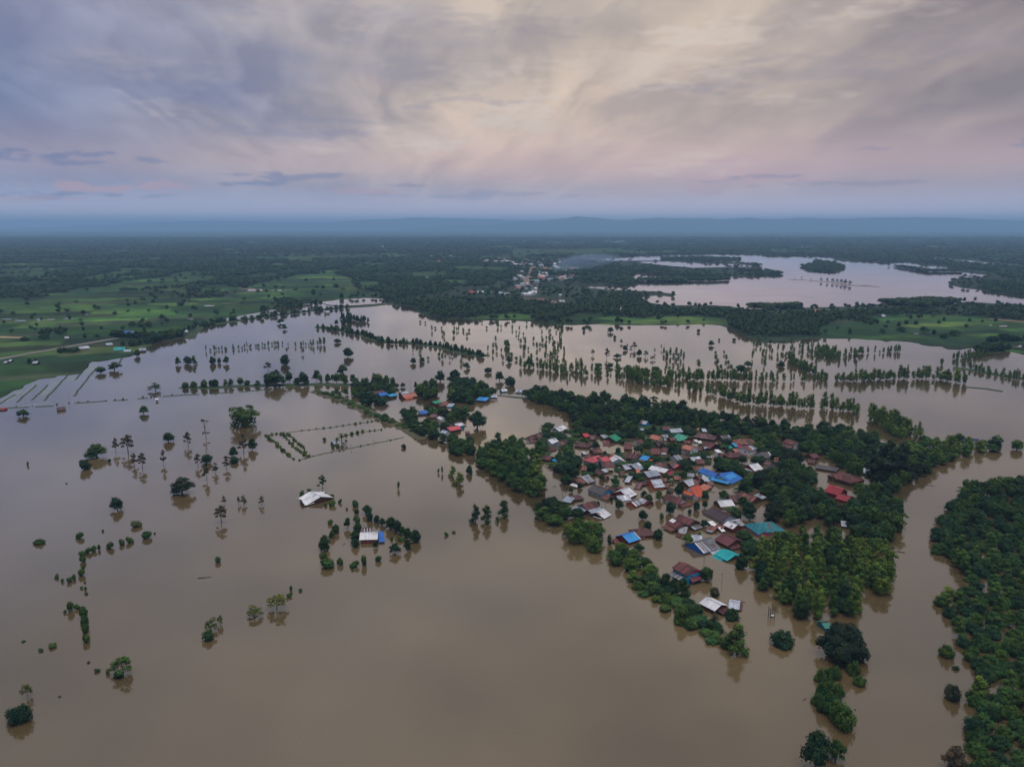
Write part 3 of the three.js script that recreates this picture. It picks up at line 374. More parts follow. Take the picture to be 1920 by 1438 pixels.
// rows: ridge | width | height | roof | wall | label | more
const HOUSES = [
  ['1040.5,802.5,1054,796.5', 8.5, 5, 'white', 'white', 'white house with bright white tin roof alone in the north pond', { gable: 'mauve', win: 2 }],
  ['1091,813,1100.5,811', 8, 4.5, 'hotred', 'dred', 'bright pink-red roof at the edge of the northern trees'],
  ['1107,815,1118,815.5', 9, 4.5, 'mauve', 'wood', 'faded mauve roof beside the bright pink-red one', { win: 2 }],
  ['1142.5,819,1153.3,813.7', 11, 5, 'green', 'wood', 'house with large vivid green roof above a brown pool', { posts: 2 }],
  ['1129,817.5,1140,816', 6, 3, 'grey', 'wood', 'small blue-grey roof touching the vivid green roof', { type: 'shed' }],
  ['1088,829,1098.5,830', 9, 4, 'dmaroon', 'wood', 'dark maroon hip roof south of the pink-red roof', { type: 'hip' }],
  ['1109,842.5,1126,840.5', 8, 4, 'rust', 'wood', 'long reddish rusty roof behind the double pink roof'],
  ['1092,848,1099,847', 4, 2.6, 'pale', 'wood', 'small pale shed left of the long reddish roof', { type: 'shed', name: 'shed', cat: 'shed' }],
  ['1097,852,1106,851.8', 6, 3.4, 'maroon', 'wood', 'small maroon roof close behind the double pink roof'],
  ['1109,857,1121,853.5', 9, 5.2, 'pink', 'lblue', 'western half of the double pink roof, pale blue walls', { type: 'hip', win: 3 }],
  ['1123,857.5,1137,854', 9, 5.4, 'pink', 'lblue', 'eastern half of the double pink roof, pale blue walls', { win: 2 }],
  ['1151,851.5,1160,860', 10, 5, 'white', 'lblue', 'white roof with a bright blue lean-to and red sheets at its top', { lean: [['l', 3.5, 'azure', 0, 1, 0.8]], patch: [[0, 0.3, 0, 1, 'hotred']], win: 1 }],
  ['1126,865.5,1147,864.5', 10, 6, 'maroon', 'dark', 'big maroon roof with a beige lower roof along its front', { lean: [['f', 3.2, 'beige', 0.2, 1, 1]], win: 3 }],
  ['1131,881.5,1138,880', 4, 2.4, 'pale', 'wood', 'small pale grey shed below the big maroon and beige roof', { type: 'shed', name: 'shed', cat: 'shed' }],
  ['1117,885,1130,880', 6, 2.8, 'dmaroon', 'wood', 'low dark red roof among trees below the big maroon house', { type: 'shed' }],
  ['1077,899.5,1089,895', 9, 4, 'rust', 'wood', 'pinkish rusty roof joined to a grey tin roof on the west side', { lean: [['l', 3, 'white', 0.3, 1, 0.8]] }],
  ['1090,894.5,1104,890', 11, 4.4, 'grey', 'wood', 'wide grey tin roof joined to the pinkish rusty roof', { cap: 'pale' }],
  ['1113.5,908,1140.5,918', 10, 5.2, 'dgrey', 'lblue', 'large dark grey roof with a bright blue gable wall', { gable: 'azure', win: 3 }],
  ['1133,908.5,1156,915', 9, 4.8, 'brown', 'wood', 'dark brown roof behind the large dark grey roof', {}],
  ['1132,929,1143,931', 5, 2, 'drust', 'wood', 'small low brown roof under the blue gable', { type: 'shed', name: 'shed', cat: 'shed' }],
  ['1071,929,1083,927.5', 7, 3.2, 'dmaroon', 'wood', 'small dark maroon roof near the western tree belt', { type: 'hip' }],
  ['1058,932.5,1074,936', 5.5, 2.6, 'metal', 'wood', 'low pale metal roof half hidden in the western trees', { type: 'shed' }],
  ['1091,945,1115,938.5', 9, 6.2, 'maroon', 'dred', 'red barrel house ringed by a wide pale blue lower roof', { cap: 'rust', gable: 'grey', lean: [['f', 4, 'metal', 0, 1, 1.1, 3], ['l', 4, 'metal', 0, 1, 1.1, 3], ['r', 2.5, 'metal', 0, 1, 0.8, 3]] }],
  ['1118,960.5,1131.5,953.5', 10, 3.6, 'white', 'dark', 'bright white gabled roof low over the water beside the red barrel house', { lean: [['l', 3, 'white', 0.3, 0.9, 0.8]], cap: 'pale' }],
  ['1163.5,920,1178,913.5', 12, 5, 'white', 'dred', 'bright white sheet roof with a crease, east of the dark grey roof', { patch: [[0.02, 0.98, 0.7, 0.76, 'metal']], lean: [['r', 2, 'pale', 0, 0.7, 0.5]] }],
  ['1156,930,1178,927', 8, 2.8, 'pale', 'wood', 'pale blue low tin roof in front of the creased white roof', { patch: [[0.5, 0.75, 0.1, 0.9, 'white']] }],
  ['1183,940.5,1195.5,935.5', 7.5, 3.2, 'grey', 'brick', 'grey striped roof over an orange-red wall', { patch: [[0.0, 0.2, 0, 1, 'white'], [0.45, 0.6, 0, 1, 'pale']] }],
  ['1203,932.5,1219,939.5', 7, 3, 'maroon', 'dred', 'maroon roof patched with pale sheets beside the grey striped roof', { patch: [[0.05, 0.5, 0.05, 0.8, 'pale'], [0.6, 0.7, 0, 1, 'white']] }],
  ['1161,916,1170,913.5', 5, 3, 'maroon', 'wood', 'small red-brown roof behind the creased white roof', { type: 'shed' }],
  ['1208,885,1231,881', 9, 5, 'metal', 'dred', 'blue-grey metal roof over a dark red wall', { cap: 'pale', win: 2 }],
  ['1220,900,1239,898', 12, 5.2, 'pale', 'brick', 'pale blue metal roof over an orange wall, with a ridge step', { patch: [[0, 1, 0.62, 0.68, 'grey']] }],
  ['1200,904,1211,902', 5, 2.6, 'maroon', 'wood', 'small maroon hut roof west of the orange-walled house', { name: 'hut', cat: 'hut' }],
  ['1244,907,1255,908.5', 5, 2.6, 'drust', 'wood', 'small rusty roof east of the orange-walled house', { type: 'shed' }],
  ['1251,925,1281,936', 8.5, 4.4, 'maroon', 'white', 'long maroon roof with white walls and a rusty end porch', { win: 3, cap: 'rust', lean: [['r', 4, 'rust', 0, 1, 0.8]] }],
  ['1282,901.5,1298,897', 10, 4.4, 'pale', 'wood', 'pale tin roof with a white gable edge behind the orange house', { lean: [['f', 2, 'white', 0, 0.6, 0.5]] }],
  ['1299,897.5,1315,901', 10, 4.2, 'rust', 'wood', 'brown rusty roof adjoining the pale tin roof behind the orange house', {}],
  ['1293,913,1309,907', 11, 8, 'brick', 'white', 'steep orange-red roof with white walls and dark windows', { rise: 5.2, win: 2, lean: [['l', 2.4, 'orange', 0.2, 0.8, 1.6, 4]] }],
  ['1314,909,1330,914', 6, 2.2, 'salmon', 'wood', 'pinkish rusted lean roof east of the steep orange-red house', { type: 'shed', name: 'shed', cat: 'shed' }],
  ['1325,902.5,1337,902', 6, 3, 'mauve', 'wood', 'small mauve hut roof below the long blue roof', { name: 'hut', cat: 'hut' }],
  ['1319,897,1329,896', 5, 2.8, 'pale', 'wood', 'small pale tin roof under the green lean-to', { type: 'shed' }],
  ['1306,893,1320,889', 6, 3, 'drust', 'wood', 'small reddish patched roof left of the long blue roof', { patch: [[0.6, 0.9, 0.1, 0.8, 'pale']] }],
  ['1318,877,1346.5,888', 8, 4.6, 'blue', 'wood', 'long deep blue roof with a green lean-to on its front', { lean: [['f', 3, 'jade', 0.25, 0.9, 0.5]], patch: [[0.76, 0.78, 0, 1, 'dgrey']] }],
  ['1352,893.5,1373,884', 15, 5.2, 'blue', 'lime', 'big blue roof with pale green walls and a front porch', { type: 'gable', win: 5, rise: 2.9, patch: [[0.2, 0.85, 0.1, 0.6, 'sky']], lean: [['l', 3.4, 'sky', 0.1, 0.95, 0.9, 2.6]] }],
  ['1366,928.5,1383,928', 10, 4, 'dmaroon', 'wood', 'dark maroon roof beside the long rust-striped roof', {}],
  ['1389.5,921,1420,931.5', 10, 5, 'rust', 'wood', 'long rust-striped roof with a white lower roof in front', { patch: [[0.15, 0.25, 0, 1, 'mauve'], [0.42, 0.5, 0, 1, 'drust'], [0.7, 0.76, 0, 1, 'mauve']], lean: [['f', 4, 'white', 0.55, 1, 0.9]] }],
  ['1345,938.5,1371,936', 9, 4, 'white', 'wood', 'whitish tin roof with a red porch left of the dark plum roof', { lean: [['f', 3, 'drust', 0, 0.5, 0.6]] }],
  ['1336,950,1369,966', 11, 4.4, 'plum', 'pale', 'long dark plum roof with pale strips of wall below', { type: 'gable', win: 4 }],
  ['1417,926,1432,933', 4.5, 3, 'metal', 'wood', 'blue-grey sheet roof between trees east of the rust-striped roof', { type: 'shed' }],
  ['1366,976,1384,983.5', 7, 5, 'white', 'dred', 'bright white roof over a dark red wall south of the plum roof', { posts: 2.4 }],
  ['1371,976.5,1387,973', 8, 4.4, 'grey', 'wood', 'grey tin roof directly behind the bright white one', { cap: 'pale' }],
  ['1333,981,1342,979.5', 5, 2.6, 'white', 'wood', 'small white roof at the foot of the dark plum roof', { type: 'shed' }],
  ['1328,987,1342,991', 5, 2.4, 'rust', 'wood', 'small rusty red roof below the small white one', { type: 'shed', name: 'shed', cat: 'shed' }],
  ['1327,992,1338,995', 4, 1.4, 'grey', 'wood', 'small blue-grey flat roof awash in the flood', { type: 'shed', rise: 0.4, name: 'shed', cat: 'shed' }],
  ['1346,981,1359,986', 5, 3, 'rust', 'wood', 'orange-brown shed roof between the small white roof and the bright white one', { type: 'shed', name: 'shed', cat: 'shed' }],
  ['1350,991,1357,990', 4, 2, 'white', 'wood', 'tiny white roof above bushes north of the rose roof', { type: 'shed', name: 'shed', cat: 'shed' }],
  ['1275,964,1304,975.5', 9, 5, 'maroon', 'wood', 'upper long maroon roof of the house with the blue tarp', { cap: 'mauve', patch: [[0.1, 0.9, 0.0, 0.06, 'mauve']], lean: [['r', 4, 'grey', 0, 0.8, 0.8]] }],
  ['1262,971,1285,982.5', 9, 5, 'maroon', 'wood', 'maroon roof with one white sheet and a blue tarp at its end', { patch: [[0.02, 0.35, 0.1, 0.55, 'white']], lean: [['l', 2.4, 'azure', 0.3, 0.9, 0.7], ['f', 4, 'drust', 0, 0.9, 0.8]] }],
  ['1273,990,1289,992', 6, 3.4, 'grey', 'dred', 'grey sheet roof at the front of the blue tarp house', { type: 'shed' }],
  ['1272,999,1284,1003', 5, 1.8, 'maroon', 'wood', 'low dark red shed roof in front of the blue tarp house', { type: 'shed', name: 'shed', cat: 'shed' }],
  ['1302,1017,1333,1008', 13, 5, 'grey', 'blue', 'wide grey roof with white edge and a blue wall beneath', { lean: [['f', 4.5, 'pale', 0.35, 1, 1]], cap: 'dgrey', patch: [[0, 0.07, 0, 1, 'white']] }],
  ['1296,1003,1316,1003.5', 7, 3, 'pale', 'wood', 'pale blue patched roof behind the wide grey roof', { patch: [[0.3, 0.55, 0, 1, 'metal']] }],
  ['1357,999,1382,1011.5', 11, 5, 'rose', 'wood', 'big plain rose-maroon roof', { rise: 2.6, lean: [['r', 3, 'maroon', 0, 0.7, 0.6]] }],
  ['1354,1029,1379,1041', 10, 3, 'turq', 'wood', 'bright turquoise roof low over the water', { lean: [['f', 3, 'turq', 0, 0.75, 0.6]], rise: 1.8 }],
  ['1424,980,1445,978', 13, 5.2, 'teal', 'hotpink', 'large teal roof over pink walls against dark trees', { type: 'hip', win: 4, rise: 3, porch: [0.2, 7, 1.6, 'teal', 'hotpink'], patch: [[0.62, 0.75, 0.05, 0.8, 'rust']] }],
  ['1275,1053,1304,1068', 9, 7.4, 'maroon', 'azure', 'two storey house with bright blue wall and striped red roof', { rise: 2, win: 4, cap: 'rust', gable: 'hotred', patch: [[0.2, 0.24, 0, 1, 'rust'], [0.5, 0.54, 0, 1, 'rust'], [0.75, 0.79, 0, 1, 'rust']], lean: [['f', 3, 'grey', 0, 0.75, 0.8, 2.6], ['r', 2.6, 'rose', 0.1, 1, 0.8, 2.6]] }],
  ['1324,1120,1353,1134', 8, 4.2, 'white', 'wood', 'plain white tin roof near the southern road', { rise: 1.5, cap: 'pale', lean: [['r', 3.2, 'dmaroon', 0.2, 1, 0.6, 1.6]] }],
  ['1368,1127,1388,1130', 8, 2.6, 'pale', 'wood', 'low pale roof just east of the plain white tin roof', { rise: 1.2, lean: [['r', 1.6, 'mauve', 0, 1, 0.5]] }],
  ['1166.5,1003.5,1188,996.5', 10, 4.6, 'blue', 'dred', 'strong blue roof with a dark red gable by the western road', { gable: 'dred', rise: 2.5, patch: [[0.94, 1, 0, 1, 'white'], [0, 0.94, 0, 1, 'sky']] }],
  ['1197,991,1211,990', 9.5, 4.2, 'dmaroon', 'dred', 'square dark maroon roof joined behind the strong blue roof', { type: 'hip', lean: [['f', 2, 'maroon', 0, 0.5, 0.5]] }],
  ['1151,1013.5,1160,1012', 4, 1.8, 'dred', 'wood', 'small red-brown hut roof at the foot of the strong blue roof', { type: 'shed', name: 'hut', cat: 'hut' }],
  ['1540,1166.5,1555,1165', 6, 3, 'sage', 'teal', 'lone green roof beside the huge rain tree', { rise: 1.2 }],
  ['1476,822.5,1497,828.5', 8, 7, 'maroon', 'white', 'two storey white house with maroon roof against the northern trees', { win: 4, rise: 2, lean: [['f', 4.5, 'mauve', -0.1, 1, 1.2, 3.2], ['l', 3.5, 'mauve', 0, 1, 1, 3.2]] }],
  ['1517,851.5,1530,849.5', 8, 4, 'maroon', 'wood', 'maroon roof at the edge of trees west of the grey slate roof', {}],
  ['1517,860,1530,862', 7, 3, 'dmaroon', 'wood', 'lower maroon roof in front of the other at the tree edge', {}],
  ['1542,872,1561,875', 9, 3, 'dgrey', 'wood', 'dark grey roof low among the eastern trees', { type: 'hip', rise: 1.4 }],
  ['1578,884,1597,890', 13, 6.4, 'maroon', 'wood', 'broad maroon hip-roofed house on posts in the east', { type: 'hip', posts: 2.4, rise: 3, cap: 'mauve', porch: [0.3, 6, 1.6, 'rust', 'wood'] }],
  ['1556,908.5,1583,916.5', 9, 7, 'red', 'dred', 'bright red steep roof of the hall in the eastern trees', { rise: 3.4, cap: 'hotred' }],
  ['1575,924.5,1597,930.5', 9, 4.6, 'red', 'dred', 'lower bright red roof in front of the steep red hall', { rise: 2.2 }],
  ['1620,879.5,1633,881', 7, 3, 'lblue', 'dred', 'lone pale blue sheet roof among the dark eastern trees', { type: 'shed' }],
  ['1578,979,1588,980', 5, 3, 'pale', 'wood', 'small pale roof deep in the eastern wood', { type: 'shed' }],
  ['1203,788,1215,790', 7, 4.6, 'pale', 'azure', 'pale little roof with blue wall highest up at the northern trees', { patch: [[0, 0.4, 0, 1, 'mauve']] }],
  ['1201,803,1207,803', 4, 3, 'lblue', 'wood', 'tiny pale hut on the white-lit water below the northern trees', { name: 'hut', cat: 'hut' }],
  ['1240,800,1255,799.5', 8, 5, 'maroon', 'teal', 'maroon roof with dark blue wall beside the pale blue roof', {}],
  ['1255,804.5,1276,802.5', 8, 5, 'pale', 'teal', 'pale blue tin roof over a teal wall at the north of the village', { win: 2, gable: 'lblue' }],
  ['1272.5,812.5,1291,819', 10, 5, 'jade', 'dred', 'jade green roof with a red-brown wall and bright green lean-to', { lean: [['f', 3, 'jade', 0.55, 1, 0.6, 2.2], ['l', 3, 'turq', 0, 1, 0.8, 3]] }],
  ['1224,814,1241,817.5', 9, 5, 'salmon', 'cream', 'salmon tiled roof with cream walls', { win: 3 }],
  ['1240,814.5,1251,814', 8, 4.4, 'grey', 'white', 'grey and white roof next to the salmon one', { lean: [['f', 3, 'lblue', 0, 0.6, 0.6]] }],
  ['1190,824.5,1204,823.5', 8, 4.4, 'dmaroon', 'white', 'maroon roof with a white gable, north-west of the salmon roof', {}],
  ['1229,828.5,1247,826.5', 9, 4.4, 'dmaroon', 'wood', 'dark maroon roof just south of the salmon roof', {}],
  ['1254,820,1263,819', 7, 4, 'maroon', 'wood', 'short maroon roof left of the jade green roof', {}],
  ['1171,833,1185,834', 8, 4.4, 'maroon', 'wood', 'maroon roof beside the light water lane in the north', { rise: 2.4 }],
  ['1221,839.5,1239,841', 11, 4.8, 'maroon', 'crimson', 'wide maroon roof over crimson walls', { type: 'gable', posts: 2.2 }],
  ['1242,838.5,1254,839.5', 9, 4.8, 'maroon', 'beige', 'maroon roof with beige wall east of the crimson-walled house', { lean: [['f', 3, 'pale', 0, 0.9, 0.6]] }],
  ['1286,832.5,1303,837', 9, 7, 'salmon', 'white', 'tall two storey pale house under an orange-pink roof', { win: 3, rise: 2.2, lean: [['f', 3.5, 'dmaroon', 0.4, 1, 0.9, 3.4], ['l', 4, 'maroon', 0, 0.7, 1, 3.4]] }],
  ['1309,836.5,1319,837.5', 8, 4.4, 'maroon', 'wood', 'maroon roof right beside the tall orange-pink roofed house', {}],
  ['1325,827.5,1342,832', 12, 5.2, 'maroon', 'dark', 'broad maroon roof with two grey lean-tos in the north-east', { lean: [['f', 3, 'metal', 0, 0.35, 0.6], ['f', 3.6, 'metal', 0.45, 0.8, 0.8, 2.4]], rise: 2.8 }],
  ['1262,853.5,1272,851.5', 9, 4, 'grey', 'pale', 'grey roof with a pale verge beside a round bush', { patch: [[0.1, 0.4, 0, 1, 'metal']] }],
  ['1205,853.5,1219.5,856.5', 9, 4.6, 'sky', 'dark', 'bright sky blue roof with an orange strip along its front', { lean: [['f', 3, 'tangerine', -0.1, 0.75, 0.5], ['r', 2, 'tangerine', 0.3, 0.9, 0.4]], rise: 1.8 }],
  ['1176,848.5,1201,853', 9, 5, 'dmaroon', 'wood', 'long dark maroon roof left of the sky blue roof', {}],
  ['1185,858.5,1192.5,858.5', 4.5, 2.4, 'white', 'wood', 'small white sheet roof in front of the sky blue roof', { type: 'shed', name: 'shed', cat: 'shed' }],
  ['1167,872,1184,869.5', 8, 4, 'pale', 'wood', 'pale tin roof west of the blue-grey gable', { lean: [['l', 2.5, 'white', 0, 1, 0.5]] }],
  ['1183,871.5,1197,867', 11, 4.6, 'metal', 'wood', 'blue-grey gabled roof with a white far side', { patch: [[0.75, 1, 0, 0.5, 'white']] }],
  ['1193,881,1200,881', 5, 2.4, 'salmon', 'wood', 'small tan roof under the blue-grey gable', { type: 'shed', name: 'shed', cat: 'shed' }],
  ['1223,872.5,1254,879.5', 9, 4.6, 'white', 'brick', 'long whitish roof over a reddish wall in the middle of the village', { rise: 1.6, lean: [['r', 4, 'crimson', 0, 1, 0.9]] }],
  ['1231,866.5,1255,867', 8, 4, 'rust', 'wood', 'rust-red roof behind the long whitish one', { lean: [['l', 3, 'metal', 0, 1, 0.6]] }],
  ['1255,869,1267,867', 9, 4.6, 'dgrey', 'wood', 'dark grey roof with a pink-red roof on its east end', {}],
  ['1268,867.5,1275,872', 8, 4.4, 'pink', 'wood', 'short pink-red roof at the end of the dark grey roof', { patch: [[0.4, 0.5, 0, 1, 'crimson']] }],
  ['1294,857.5,1312,855.5', 8, 4, 'pale', 'wood', 'pale grey roof with a white strip, east of the dark round bushes', { patch: [[0.6, 0.95, 0, 0.4, 'white']] }],
  ['1305,861,1320,861', 8, 3.6, 'maroon', 'wood', 'maroon roof tucked in front of the pale grey roof with the strip', {}],
  ['1303,825.5,1309,825', 4, 2, 'white', 'wood', 'tiny white roof sheet east of the jade green roof', { type: 'shed', name: 'shed', cat: 'shed' }],
  ['1310,828,1316,828', 4, 2, 'white', 'wood', 'second tiny white roof sheet east of the jade green roof', { type: 'shed', name: 'shed', cat: 'shed' }],
  ['1313,811.5,1334,814.5', 10, 5, 'mauve', 'dark', 'mauve hip roof at the foot of the north-eastern trees', { type: 'hip' }],
  ['1317,805,1325,805', 5, 3, 'lblue', 'wood', 'tiny pale roof just above the mauve hip roof', { type: 'shed', name: 'shed', cat: 'shed' }],
  ['1350,816.5,1367,815', 9, 5, 'dgrey', 'brown', 'charcoal roof at the foot of the northern trees', { rise: 2.2 }],
  ['1387,822.5,1407,823', 11, 6, 'rust', 'dred', 'large orange-brown roof above a bright blue awning', { type: 'hip', rise: 2.8 }],
  ['1376,833,1387,832.5', 6.5, 3.2, 'azure', 'dark', 'bright blue awning roof in front of the orange-brown roof', { type: 'shed', rise: 1 }],
  ['1385,831,1395,836', 6, 3.6, 'crimson', 'dred', 'crimson roof wedged between the blue awning and the orange-brown roof', {}],
  ['1394,838.5,1410,833.5', 9, 6, 'grey', 'white', 'white walled house with windows under a rust-patched grey roof', { win: 4, rise: 2, patch: [[0.05, 0.5, 0.1, 0.9, 'rust'], [0.55, 0.62, 0, 1, 'white']] }],
  ['1362,835.5,1372,838.5', 3, 2, 'turq', 'wood', 'thin turquoise roof strip left of the blue awning', { type: 'shed', rise: 0.5, name: 'shed', cat: 'shed' }],
  ['1370,848.5,1386,847.5', 10, 4.4, 'maroon', 'wood', 'low wide maroon roof in trees below the blue awning', { type: 'hip', rise: 2 }],
  ['1423,848,1441,846.5', 11, 5, 'dgrey', 'pale', 'dark grey roof with a white eastern edge', { patch: [[0.9, 1, 0, 1, 'white']], lean: [['r', 3.5, 'pale', 0.1, 0.8, 0.8]] }],
  ['1404,871,1421,868', 11, 5, 'white', 'brick', 'whitish roof with a red gable wall by the dark eastern trees', { gable: 'red', lean: [['l', 3, 'pale', 0.2, 0.9, 0.8]] }],
  ['1438,864,1449,868', 6, 3.4, 'mauve', 'pale', 'small mauve roof next to the rusty water tower', {}],
  ['1377,843.5,1386,843', 4.5, 2.4, 'salmon', 'wood', 'small salmon roof behind the low wide maroon roof', { type: 'shed', name: 'shed', cat: 'shed' }],
  ['1343,845,1351,844.5', 5, 5, 'white', 'white', 'small white two storey building with dark opening', { win: 1, rise: 0.6, type: 'shed', lean: [['f', 3, 'maroon', 0, 1, 0.6, 2.4]] }],
  ['1003,814.5,1018.5,812.5', 9, 5, 'dmaroon', 'white', 'maroon roof with white walls near the north-western trees', { win: 2, lean: [['l', 4, 'maroon', 0, 1, 1, 3]] }],
  ['990,823.5,1004,821.5', 7, 3, 'dmaroon', 'white', 'lower maroon roof beside the white-walled maroon house', { type: 'shed' }],
  ['1027,824.5,1040.5,821', 9, 4.6, 'white', 'lblue', 'white roof south of the lone white house in the pond', { rise: 2.2 }],
  ['1045,828.5,1062,825', 8, 4, 'mauve', 'lblue', 'mauve roof adjoining the white roof south of the pond', {}],
  ['1026,840.5,1039,838', 6, 2.6, 'drust', 'wood', 'small rusty roof in trees below the white and mauve roofs', { type: 'shed' }],
  ['1020,853,1036,856', 8, 4, 'maroon', 'wood', 'maroon roof on the western edge with a blue awning', { rise: 1.8, lean: [['r', 4, 'azure', 0.3, 1, 1]] }],
];
for (const [r, W, h, roof, wall, label, more = {}] of HOUSES) house({ r: r.split(',').map(Number), W, h, roof, wall, label, group: NEAR, ...more });
{ // low huts wedged between the larger roofs
  const r = rng(1717), poly = pts('1085,835 1180,822 1300,822 1335,842 1340,880 1300,905 1240,925 1190,925 1120,905 1085,870'); let n = 0;
  for (let i = 0; i < 900 && n < 18; i++) { const px = mix(1080, 1345, r()), py = mix(818, 930, r()); if (!inside(poly, px, py)) continue; const [x, z] = G(px, py, 2.4); if (FOOT.some((f) => Math.hypot(f[0] - x, f[1] - z) < f[2] + 3.2)) continue; const w = 4 + 3 * r(), k = ['maroon', 'drust', 'dmaroon', 'rust', 'mauve', 'grey', 'pale'][Math.floor(r() * 7)], a = 4 + 3 * r(); house({ r: [px - a, py - 1.4 + 2.4 * r(), px + a, py + 1.4 - 2 * r()], W: w + 1, h: 2.6 + 1.4 * r(), roof: k, wall: 'wood', type: r() < 0.4 ? 'shed' : 'gable', name: 'hut', cat: 'hut', label: `low ${{ maroon: 'maroon', drust: 'dark rusty', dmaroon: 'dark maroon', rust: 'rusty', mauve: 'mauve', grey: 'grey', pale: 'pale' }[k]} hut roof wedged between larger roofs in the village middle`, group: `low ${k} huts between larger roofs` }); n++; }
}
const HAMLET = [
  ['697,733.5,719,731.5', 9, 5, 'dmaroon', 'wood', 'dark red roof farthest west in the north-western hamlet'],
  ['709,737,724,735', 8, 4.4, 'blue', 'blue', 'deep blue roofed house with blue walls in the north-western hamlet', { win: 2 }],
  ['726,740,739,737.5', 8, 4, 'azure', 'wood', 'bright azure roof beside the deep blue one in the hamlet', { rise: 1.4 }],
  ['753,739.5,777,736', 10, 4.6, 'salmon', 'wood', 'pale orange roof by a dark round tree in the hamlet', { lean: [['f', 3, 'orange', 0, 0.6, 0.6]] }],
  ['750,735,763,733', 7, 4.6, 'pale', 'wood', 'whitish roof peeping out behind the pale orange roof', {}],
  ['810,753,822,750.5', 8, 4.4, 'green', 'wood', 'green roof at the water path of the hamlet', { rise: 1.4 }],
  ['820,756,838.5,752.5', 9, 4.6, 'rust', 'wood', 'rusty maroon roof joined to the green hamlet roof', {}],
  ['840,757.5,849,758.5', 6, 3, 'lblue', 'azure', 'small white and blue roof east of the rusty hamlet roof', { type: 'shed' }],
  ['896,746,914,747.5', 9, 4, 'sky', 'wood', 'single bright sky blue roof at the pond edge of the hamlet', { type: 'shed', rise: 1.2 }],
  ['919,741,932,741', 6, 3, 'pale', 'wood', 'small grey-white roof on the track east of the sky blue roof', { patch: [[0.4, 0.8, 0.2, 0.9, 'lblue']] }],
  ['939,729.5,949,728.5', 7, 3.6, 'white', 'azure', 'small white and blue roof under trees north-east of the hamlet', {}],
  ['968,730,980,731', 7, 3.6, 'pale', 'lblue', 'pale roof at the western tip of the northern tree belt', {}],
  ['786,772,802,770.5', 6, 3.6, 'blue', 'wood', 'blue strip of roof above the dense hamlet trees', { type: 'shed' }],
  ['808,776,821,777', 8, 4, 'mauve', 'wood', 'mauve roof sunk among the dense hamlet trees', {}],
  ['824,780,832,784', 5, 3.6, 'white', 'white', 'narrow white gable among the dense hamlet trees', {}],
  ['837,801,858,797', 10, 5, 'pink', 'wood', 'strong red-pink roof at the south of the hamlet', { rise: 2 }],
  ['852,794.5,866,792', 8, 4.4, 'white', 'azure', 'white roof with blue wall behind the red-pink one', { rise: 1.4 }],
  ['830,806,840,808.5', 6, 3, 'lblue', 'white', 'small pale blue and white roof at the west end of the red-pink one', {}],
  ['872,808.5,880.5,808.5', 5, 3, 'rose', 'wood', 'little maroon shed east of the red-pink roof', { name: 'shed', cat: 'shed' }],
  ['581.5,921.5,601,931', 15, 4.4, 'white', 'wood', 'lone white-roofed farmhouse standing in open water', { rise: 2.4, porch: [0.75, 7, 3, 'white', 'wood'], cap: 'pale', posts: 1.6 }],
  ['600,921.5,609,922', 5, 3, 'white', 'azure', 'little white shed with blue side behind the lone white farmhouse', { name: 'shed', cat: 'shed' }],
  ['675.5,997.5,708,996.5', 9, 5.4, 'white', 'red', 'farmhouse with long white roof and red wall inside the ring of trees', { rise: 2.4, win: 3, patch: [[0.65, 0.98, 0, 0.3, 'cream']] }],
  ['709,1003,719.5,1002', 8.5, 3.6, 'blue', 'wood', 'blue sheet roof at the east end of the ringed farmhouse', { type: 'shed' }],
  ['679,989.5,696.5,988.5', 8, 4.8, 'dmaroon', 'wood', 'striped maroon roof behind the ringed farmhouse', { patch: [[0.2, 0.26, 0, 1, 'white'], [0.5, 0.58, 0, 1, 'pale'], [0.78, 0.84, 0, 1, 'white']] }],
  ['290,746.5,296,746', 5, 4, 'white', 'wood', 'tiny white-roofed stilt hut on the flooded bund', { posts: 1.2, name: 'hut', cat: 'hut' }],
  ['0,766,9,766', 6, 1.8, 'red', 'wood', 'red roof just above the water on the western bund', { type: 'shed', rise: 0.5, name: 'shed', cat: 'shed' }],
  ['106,764,121,762', 6, 3.6, 'brown', 'wood', 'brown thatched hut at the end of the western bund', { name: 'hut', cat: 'hut', rise: 2.2 }],
  ['622,828,632,826', 6, 3, 'metal', 'wood', 'small blue-grey hut among bushes of the flooded plots', { name: 'hut', cat: 'hut' }],
];
for (const [r, W, h, roof, wall, label, more = {}] of HAMLET) house({ r: r.split(',').map(Number), W, h, roof, wall, label, group: 'houses of the hamlet and farms', ...more });
